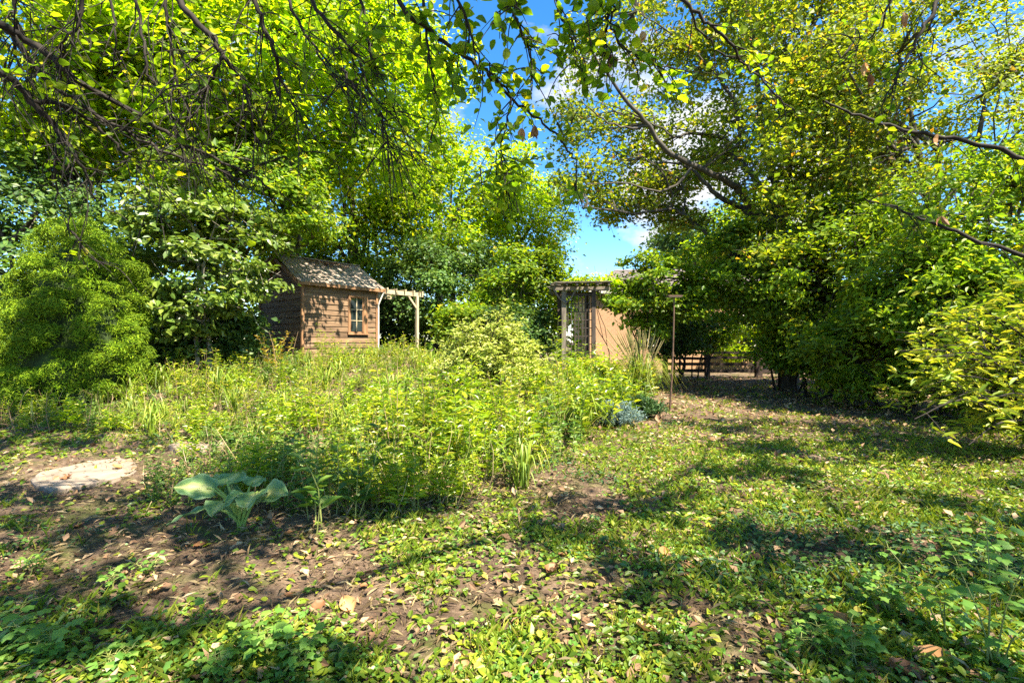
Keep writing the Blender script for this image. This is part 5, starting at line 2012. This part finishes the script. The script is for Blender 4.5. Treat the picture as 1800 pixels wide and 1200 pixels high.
def build_hosta(label, base, specs, scale_d):
    B = np.asarray(base, float)
    t = thing('hosta', label, 'plant', B)
    for k, (bp, tp, w, nr, cup) in enumerate(specs):
        bp, tp = np.asarray(bp), np.asarray(tp)
        V, Q, UVs = hosta_leaf(bp, tp, w, nr, cup, 70 + k)
        mb = MB()
        mb.smooth = True
        mb.add(V, quads=Q)
        me = mb.mesh('leaf', M['hosta'], B)
        uv = me.uv_layers.new(name='UVMap')
        for lp in me.loops:
            uv.data[lp.index].uv = UVs[lp.vertex_index]
        mkobj('leaf', me, t)
        # stalk
        m = MB()
        m.smooth = True
        a = B + np.array([random.uniform(-.03, .03), random.uniform(-.03, .03), -.01])
        ctrl = [a, a + (bp - a) * .45 + np.array([0, 0, np.linalg.norm(bp - a) * .16]), bp, bp + (tp - bp) * .18 + unit(np.asarray(nr, float)) * .003]
        p = smooth_line(ctrl, 4)
        m.tube(p, np.linspace(.013, .006, len(p)), 7)
        m.build('leaf_stalk', M['petiole'], t, B)


hb = at(425, 932, 3.86)
hb[2] = float(ground_z(hb[0], hb[1]))
dd = 3.86


def hp(px, py, d=dd):
    return at(px, py, d)


build_hosta('large hosta with blue green leaves and cream centres growing at the front of the bed', hb, [
    (hp(375, 860, 3.75), hp(308, 848, 3.62), .24, (0.1, -.55, .8), .16),
    (hp(372, 892, 3.72), hp(290, 908, 3.62), .11, (-.3, -.1, .9), .25),
    (hp(398, 880, 3.70), hp(372, 893, 3.45), .23, (0, -.6, .8), .28),
    (hp(425, 868, 3.70), hp(398, 880, 3.55), .0 + .12, (.2, -.6, .8), .2),
    (hp(452, 865, 3.75), hp(430, 880, 3.48), .25, (0, -.75, .65), .22),
    (hp(462, 868, 3.80), hp(498, 862, 3.68), .24, (.2, -.6, .75), .24),
    (hp(400, 850, 3.95), hp(420, 822, 4.15), .24, (0, -.1, 1), .15),
    (hp(370, 850, 4.0), hp(335, 838, 4.2), .22, (-.2, -.1, 1), .15),
    (hp(440, 852, 3.95), hp(462, 832, 4.1), .18, (.1, -.2, 1), .18),
    (hp(420, 905, 3.9), hp(400, 840, 4.0), .16, (0, -.5, .7), .2),
], 1)

# ------------------------------------------------------------------ path slabs
def slab(label, outline, seed, th=.06):
    rng = np.random.default_rng(seed)
    pts = np.array([[*at(px, py, F * EYE / (py - 600.0))[:2]] for px, py in outline])
    c = pts.mean(0)
    # subdivide outline, rough edge
    ring = []
    n = len(pts)
    for i in range(n):
        a, b = pts[i], pts[(i + 1) % n]
        for f in np.linspace(0, 1, 5, endpoint=False):
            ring.append(a + (b - a) * f + rng.normal(size=2) * .012)
    ring = np.array(ring)
    gz = float(ground_z(c[0], c[1])) + .004
    k = len(ring)
    V = []
    for s, z in ((1.0, -.04), (1.0, th - .012 - .02), (.975, th - .02)):
        for p in ring:
            q = c + (p - c) * s
            V.append([q[0], q[1], gz + z + (.0012 * rng.normal() if z > 0 else 0)])
    V.append([c[0], c[1], gz + th - .02])
    Q = [[r * k + i, r * k + (i + 1) % k, (r + 1) * k + (i + 1) % k, (r + 1) * k + i] for r in range(2) for i in range(k)]
    T = [[2 * k + i, 2 * k + (i + 1) % k, 3 * k] for i in range(k)]
    B = np.array([c[0], c[1], gz])
    mb = MB()
    mb.add(V, tris=T, quads=Q)
    o = mb.build('paving_slab', M['stone'], None, B, tuple(B))
    tag(o, label, 'paving slab')


slab('large pale stone slab lying in the soil at the left', [(52, 852), (68, 838), (150, 820), (208, 811), (245, 822), (236, 838), (170, 856), (90, 872)], 1)
slab('smaller pale stone slab partly overgrown beyond the large one', [(296, 798), (318, 788), (372, 786), (400, 792), (360, 803), (310, 806)], 2)


# ------------------------------------------------------------------ ground cover
def cover_density(x, y):
    """0..1 how thick the low leaves grow; bare where the photograph shows soil"""
    z = ground_z(x, y)
    px = 900 + x / y * F
    py = 600 + (EYE - z) / y * F
    s = .50 + .25 * sstep(9, 5, y) * sstep(-1, 2, x) - .42 * sstep(6.5, 11, y) * sstep(1, 4, x) + .55 * wob(x * 1.5, y * 1.5, 1.0) + .35 * wob(y * 4.2, x * 4.2, 1.0)
    for a, b, ra, rb, w in ((250, 985, 330, 62, -1.1), (1010, 900, 90, 46, -.9), (420, 1085, 120, 30, -.7), (150, 840, 120, 30, -2.5), (340, 797, 60, 11, -2.5), (1330, 1120, 110, 60, -.75), (680, 1110, 120, 60, -.4), (620, 1010, 90, 60, -.4),
                            (100, 1150, 210, 45, .9), (450, 1160, 180, 50, .9), (750, 975, 160, 50, .5), (1500, 960, 330, 90, .8), (1650, 1100, 250, 110, .5), (1250, 800, 500, 60, .25), (200, 730, 300, 50, .8), (520, 900, 60, 40, -.6)):
        s = s + w * np.exp(-(((px - a) / ra) ** 2 + ((py - b) / rb) ** 2))
    return np.clip(s, .05, 1)


def ground_cover():
    rng = np.random.default_rng(61)
    # candidate points, uniform in view-ish area with density falling with distance
    def cand(n, d0=1.75, d1=20.0, power=1.25):
        u = rng.random(n)
        # density per area ~ 1/d**power
        e = 2 - power
        d = (d0 ** e + u * (d1 ** e - d0 ** e)) ** (1 / e)
        x = rng.uniform(-1.28, 1.28, n) * d
        return x, d

    def excl(x, y):
        u_ = (x - SC[0]) * U[0] + (y - SC[1]) * U[1]
        v_ = (x - SC[0]) * Vn[0] + (y - SC[1]) * Vn[1]
        return ~((u_ > -.1) & (u_ < SL + .1) & (v_ > -.1) & (v_ < SW + .1))

    # creeping small leaves in little rosettes
    def rosettes(n, name, label, mat, leaf, aspect, shape, per, hgt, sel=None, power=1.35, d1=20.0, spread=.05, up=1.0):
        x, y = cand(n, power=power, d1=d1)
        ok = (rng.random(n) < cover_density(x, y)) & excl(x, y)
        if sel is not None:
            ok &= sel(x, y)
        x, y = x[ok], y[ok]
        idx = np.repeat(np.arange(len(x)), per)
        m = len(idx)
        grow = 1 + .035 * y[idx]
        ox, oy = rng.normal(size=m) * spread * grow, rng.normal(size=m) * spread * grow
        X, Y = x[idx] + ox, y[idx] + oy
        Z = ground_z(X, Y) + np.abs(rng.normal(size=m)) * hgt + .012
        tip = np.stack([ox, oy, rng.normal(size=m) * .01], -1) * 20 + rng.normal(size=(m, 3)) * .5
        nr = rng.normal(size=(m, 3)) * .33 + np.array([0, 0, up])
        L = leaf * rng.uniform(.6, 1.3, m) * grow
        mb = MB()
        leaves(mb, np.stack([X, Y, Z], -1), L, L * aspect, nr, tip, shape)
        tag(mb.build(name, mat), label, None, None, 'stuff')
        return m

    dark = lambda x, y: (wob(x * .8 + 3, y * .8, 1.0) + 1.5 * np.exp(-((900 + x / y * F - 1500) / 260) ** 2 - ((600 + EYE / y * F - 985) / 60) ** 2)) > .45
    light = lambda x, y: ~dark(x, y)
    tot = 0
    tot += rosettes(24000, 'ground_cover', 'low creeping green leaves covering the soil', M['cover'], .048, .62, 'h4', 5, .012, light, d1=16)
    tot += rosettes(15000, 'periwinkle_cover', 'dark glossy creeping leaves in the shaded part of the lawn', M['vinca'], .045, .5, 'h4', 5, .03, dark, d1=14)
    tot += rosettes(5200, 'clover_cover', 'small round clover leaves in the thin lawn', M['seedling'], .022, .95, 'h4', 6, .02, None, power=1.9, d1=8, spread=.035)
    # fresh lobed leaves in the near corners
    tri = lambda x, y: (((900 + x / y * F) < 620) & ((600 + EYE / y * F) > 1110)) | (((900 + x / y * F) > 1330) & ((600 + EYE / y * F) > 1010))
    tot += rosettes(900, 'lobed_ground_cover', 'fresh green lobed leaves creeping in the near corners', M['seedling'], .038, .95, 'm5', 3, .045, tri, power=1.0, d1=3.6, spread=.06)
    # grass blades
    n = 20000
    x, y = cand(n, power=1.5, d1=20)
    g = (wob(x * 2.2 - 4, y * 2.2, 1.0) + .25 + .5 * sstep(0, 2, x)) > .35
    ok = g & (rng.random(n) < cover_density(x, y)) & excl(x, y)
    x, y = x[ok], y[ok]
    idx = np.repeat(np.arange(len(x)), 4)
    m = len(idx)
    X, Y = x[idx] + rng.normal(size=m) * .03, y[idx] + rng.normal(size=m) * .03
    P = np.stack([X, Y, ground_z(X, Y)], -1)
    az = rng.uniform(0, 6.28, m)
    tip = np.stack([np.cos(az) * .6, np.sin(az) * .6, rng.uniform(.5, 1.5, m)], -1)
    nr = np.stack([-np.cos(az), -np.sin(az), np.full(m, .6)], -1)
    L = rng.uniform(.04, .11, m) * (1 + .03 * Y)
    mb = MB()
    leaves(mb, P, L, .006 * (1 + .12 * Y), nr, tip, 'd2')
    tag(mb.build('grass', M['grass_green']), 'thin grass growing through the ground cover', None, None, 'stuff')
    # leaf litter
    n = 52000
    x, y = cand(n, power=1.2, d1=20)
    w = .26 + 1.0 * sstep(5, 9, y) * sstep(.5, 3, x) + .35 * (wob(x * 1.8, y * 1.8 + 9, 1.0) > .2)
    ok = (rng.random(n) < w) & excl(x, y)
    x, y = x[ok], y[ok]
    m = len(x)
    P = np.stack([x, y, ground_z(x, y) + rng.uniform(.01, .05, m)], -1)
    mb = MB()
    nr = rng.normal(size=(m, 3)) * .45 + np.array([0, 0, 1])
    L = (.014 + .05 * rng.random(m) ** 2.2) * (1 + .10 * y)
    leaves(mb, P, L, L * rng.uniform(.4, .8, m), nr, rng.normal(size=(m, 3)), 'd2')
    tag(mb.build('leaf_litter', M['litter']), 'small brown dead leaves scattered over the lawn and soil', None, None, 'stuff')
    # straw and bits of twig
    n = 26000
    x, y = cand(n, power=1.6, d1=9)
    ok = (rng.random(n) < (1.15 - cover_density(x, y))) & excl(x, y)
    # thatch below the bed front
    k = 3800
    bx_, by_ = rng.uniform(-2.2, .7, k), rng.normal(4.6, .5, k)
    x, y = np.concatenate([x[ok], bx_]), np.concatenate([y[ok], by_])
    m = len(x)
    P = np.stack([x, y, ground_z(x, y) + np.abs(rng.normal(size=m)) * .02 + .01], -1)
    tip = rng.normal(size=(m, 3)) * np.array([1, 1, .16])
    nr = rng.normal(size=(m, 3)) * .4 + np.array([0, 0, 1])
    L = rng.uniform(.02, .10, m)
    mb = MB()
    leaves(mb, P, L, .0038, nr, tip, 'd2')
    tag(mb.build('straw', M['straw']), 'dry straw and stalk bits lying on the soil', None, None, 'stuff')
    # soil crumbs
    n = 5500
    x, y = cand(n, power=1.9, d1=7)
    ok = rng.random(n) < (1.2 - cover_density(x, y))
    x, y = x[ok], y[ok]
    m = len(x)
    P = np.stack([x, y, ground_z(x, y) + .004], -1)
    r = rng.uniform(.004, .014, m)
    oct_ = np.array([[1, 0, 0], [-1, 0, 0], [0, 1, 0], [0, -1, 0], [0, 0, .7], [0, 0, -.7]])
    V = P[:, None, :] + (oct_[None] * (1 + .3 * rng.normal(size=(m, 6, 1)))) * r[:, None, None]
    T = np.array([[0, 2, 4], [2, 1, 4], [1, 3, 4], [3, 0, 4], [2, 0, 5], [1, 2, 5], [3, 1, 5], [0, 3, 5]])
    mb = MB()
    mb.add(V.reshape(-1, 3), tris=(T[None] + (np.arange(m) * 6)[:, None, None]).reshape(-1, 3))
    tag(mb.build('soil_crumbs', M['soil']), 'crumbs of soil on the bare ground', None, None, 'stuff')
    return tot


print('cover', ground_cover())


# ------------------------------------------------------------------ individual fallen leaves
def curled_leaf_mesh(seed, lobes=0):
    rng = np.random.default_rng(seed)
    nu, nv = 7, 6
    V = []
    curl = rng.uniform(.5, 1.6)
    fold = rng.uniform(.2, .9)
    for i in range(nu + 1):
        f = i / nu
        w = .38 * math.sin(math.pi * min(f * .93 + .06, 1)) ** .65
        if lobes:
            w *= 1 + .35 * math.cos(f * lobes * 6.28)
        for j in range(nv + 1):
            g = j / nv * 2 - 1
            a = curl * (f - .5)
            V.append((math.sin(a) / curl * 1.0, g * w, fold * .35 * g * g + .35 * (1 - math.cos(a)) / curl + .02 * rng.normal()))
    V = np.array(V)
    V[:, 2] -= V[:, 2].min()
    Q = [[i * (nv + 1) + j, i * (nv + 1) + j + 1, (i + 1) * (nv + 1) + j + 1, (i + 1) * (nv + 1) + j] for i in range(nu) for j in range(nv)]
    mb = MB()
    mb.smooth = True
    mb.add(V, quads=Q)
    return mb.mesh('fallen_leaf', M['fallen'])


FL = [curled_leaf_mesh(s, lobes=(0, 0, 3, 0, 2)[s % 5]) for s in range(5)]
fallen = [
    (353, 962, .11, 'flat tan oval leaf on bare soil below the hosta'),
    (612, 1078, .12, 'orange brown leaf on the soil at lower centre left'),
    (560, 1075, .09, 'pale brown leaf left of the orange brown one at lower centre'),
    (505, 945, .09, 'reddish brown curled leaf right of the hosta stalks'),
    (275, 1050, .09, 'small orange triangular leaf on the soil at the lower left'),
    (40, 1075, .14, 'long pale dry leaf lying near the lower left corner'),
    (140, 925, .10, 'tan leaf lying flat on soil at the left'),
    (510, 1055, .08, 'brown curled leaf on the soil left of lower centre'),
    (810, 1185, .11, 'pinkish brown leaf at the bottom centre edge'),
    (1135, 1115, .12, 'orange leaf with a pale underside at lower centre right'),
    (1165, 985, .16, 'large crumpled brown leaf standing on edge at centre right'),
    (970, 1015, .12, 'brown folded leaf near the lower centre of the lawn'),
    (1210, 1010, .13, 'tan curled leaf just right of the crumpled brown leaf'),
    (1265, 905, .13, 'pale brown leaf in the sunny lawn at centre right'),
    (1395, 845, .14, 'dark brown leaf in the shaded strip of lawn'),
    (1470, 1012, .08, 'small bright orange leaf among the dark glossy leaves'),
    (1460, 1095, .16, 'large brown leaf under the seedlings at lower right'),
    (1300, 830, .10, 'brown leaf in the mid lawn'),
    (1250, 775, .14, 'tan leaf in the far lawn left of the shade'),
    (1620, 815, .13, 'brown leaf in the sunlit lawn near the golden shrub'),
    (1640, 1165, .17, 'dark curled brown leaf in the lower right corner'),
    (1590, 1190, .14, 'curled brown leaf at the bottom right edge'),
    (990, 985, .08, 'small pale leaf in the sun patch at lower centre'),
    (640, 1040, .07, 'yellow orange small leaf left of the central sun patch'),
    (118, 850, .12, 'brown curled leaf resting on the large stone slab'),
    (205, 832, .12, 'dark brown leaf on the right corner of the large stone slab'),
]
rl = random.Random(12)
for k, (px, py, s, lab) in enumerate(fallen):
    d = F * EYE / (py - 600)
    p = at(px, py, d)
    z = float(ground_z(p[0], p[1])) + (.055 if 'slab' in lab else .02)
    me = FL[0] if 'flat' in lab else FL[k % 5]
    o = mkobj('fallen_leaf', me, None, (p[0], p[1], z))
    o.rotation_euler = (rl.uniform(-.35, .35) + (1.2 if 'on edge' in lab else 0), rl.uniform(-.35, .35), rl.uniform(0, 6.28))
    o.scale = (s * .95, s * (.5 if 'long' in lab else .95), s * .9)
    tag(o, lab, 'fallen leaf', 'large fallen leaves on the ground')


# ------------------------------------------------------------------ palmate seedlings in the near corners
def seedling(label, px, py, h, nst, leaf, seed, group=None, mat='seedling', d=None):
    d = d or F * EYE / (py - 600)
    p = at(px, py, d)
    B = np.array([p[0], p[1], float(ground_z(p[0], p[1]))])
    rng = np.random.default_rng(seed)
    t = thing('maple_seedling', label, 'seedling', B, group)
    st, lf = MB(), MB()
    for s in range(nst):
        e = np.array([rng.normal() * h * .30, rng.normal() * h * .24, h * rng.uniform(.55, .95)])
        pts = smooth_line([np.array([rng.normal() * .02, rng.normal() * .02, -.01]), e * np.array([.4, .4, .55]), e], 4)
        st.tube(pts, np.linspace(.0045, .002, len(pts)), 5)
        for f in (.42, .62, .8, 1.0):
            c0 = np.array([np.interp(f, np.linspace(0, 1, len(pts)), pts[:, q]) for q in range(3)])
            a0 = rng.uniform(0, 3.14)
            for k in range(2 if f < 1 else 4):
                az = a0 + k * (math.pi if f < 1 else math.pi / 2)
                dr = np.array([math.cos(az), math.sin(az), .25])
                pe = c0 + dr * leaf * rng.uniform(.35, .7)
                st.tube([c0, (c0 + pe) / 2 + np.array([0, 0, .006]), pe], [.002, .0016, .0012], 3)
                L = leaf * .6 * rng.uniform(.7, 1.25) * (1.1 - .25 * f)
                leaves(lf, pe[None], L, L * .95, (np.array([0, 0, 1.0]) + rng.normal(size=3) * .22)[None], (dr * np.array([1, 1, -.4]))[None], 'm5')
    st.build('stems', M['stem'], t)['kind'] = 'stuff'
    lf.build('foliage', M[mat], t)['kind'] = 'stuff'


seeds = [
    (1745, 1175, .62, 4, .12, 'tall fresh green maple seedling at the right edge of the near ground'),
    (1660, 1120, .42, 3, .11, 'maple seedling with drooping leaves left of the tall one'),
    (1560, 1085, .26, 3, .10, 'low maple seedling between the dark glossy leaves and the right edge'),
    (1500, 1175, .22, 3, .11, 'low spreading seedling at the bottom right'),
    (1420, 1150, .18, 3, .08, 'small seedling at the bottom beside the sunny strip'),
    (1790, 1050, .45, 3, .11, 'seedling cut off by the right edge above the tall one'),
    (1700, 1010, .36, 3, .10, 'seedling at the right between dark cover and shrubs'),
    (470, 1160, .20, 3, .11, 'palmate leaved seedling at the bottom left of centre'),
    (530, 1185, .16, 3, .09, 'low palmate seedling at the bottom edge left of centre'),
    (385, 1190, .13, 3, .08, 'tiny seedling at the bottom edge'),
    (90, 1150, .20, 3, .11, 'palmate leaved seedling in the bottom left corner'),
    (20, 1120, .17, 3, .10, 'seedling at the left edge near the bottom'),
    (190, 1185, .12, 3, .09, 'low seedling near the bottom left corner'),
    (265, 1010, .13, 3, .06, 'small weed seedling on the bare soil at the left'),
    (200, 1035, .12, 2, .07, 'small weed with drooping leaf on bare soil'),
    (60, 1010, .13, 3, .07, 'weed seedling near the left edge on bare soil'),
]
for k, (px, py, h, n, lf, lab) in enumerate(seeds):
    seedling(lab, px, py, h, n, lf, 900 + k)


# ------------------------------------------------------------------ fallen sticks
def stick(label, a, b, r, seed):
    rng = np.random.default_rng(seed)
    a, b = np.asarray(a, float), np.asarray(b, float)
    a[2] = float(ground_z(a[0], a[1])) + r + .01
    b[2] = float(ground_z(b[0], b[1])) + r + .02
    m = MB()
    m.smooth = True
    pts = smooth_line([a, a + (b - a) * .4 + rng.normal(size=3) * .02, b], 4)
    m.tube(pts, np.linspace(r, r * .5, len(pts)), 6)
    o = m.build('stick', M['stick'], None, a, tuple(a))
    tag(o, label, 'stick')


def g_at(px, py):
    return at(px, py, F * EYE / (py - 600.0))


stick('long pale stick lying in the grass before the fence', g_at(1205, 668), g_at(1300, 656), .03, 1)
stick('short brown stick on soil right of the hosta', g_at(545, 950), g_at(572, 972), .012, 2)
stick('thin straw coloured twig leaning in the sunny thatch', g_at(590, 900), g_at(645, 840), .007, 3)
stick('thin dry twig on the ground below the crumpled leaf', g_at(1090, 968), g_at(1140, 1005), .005, 4)
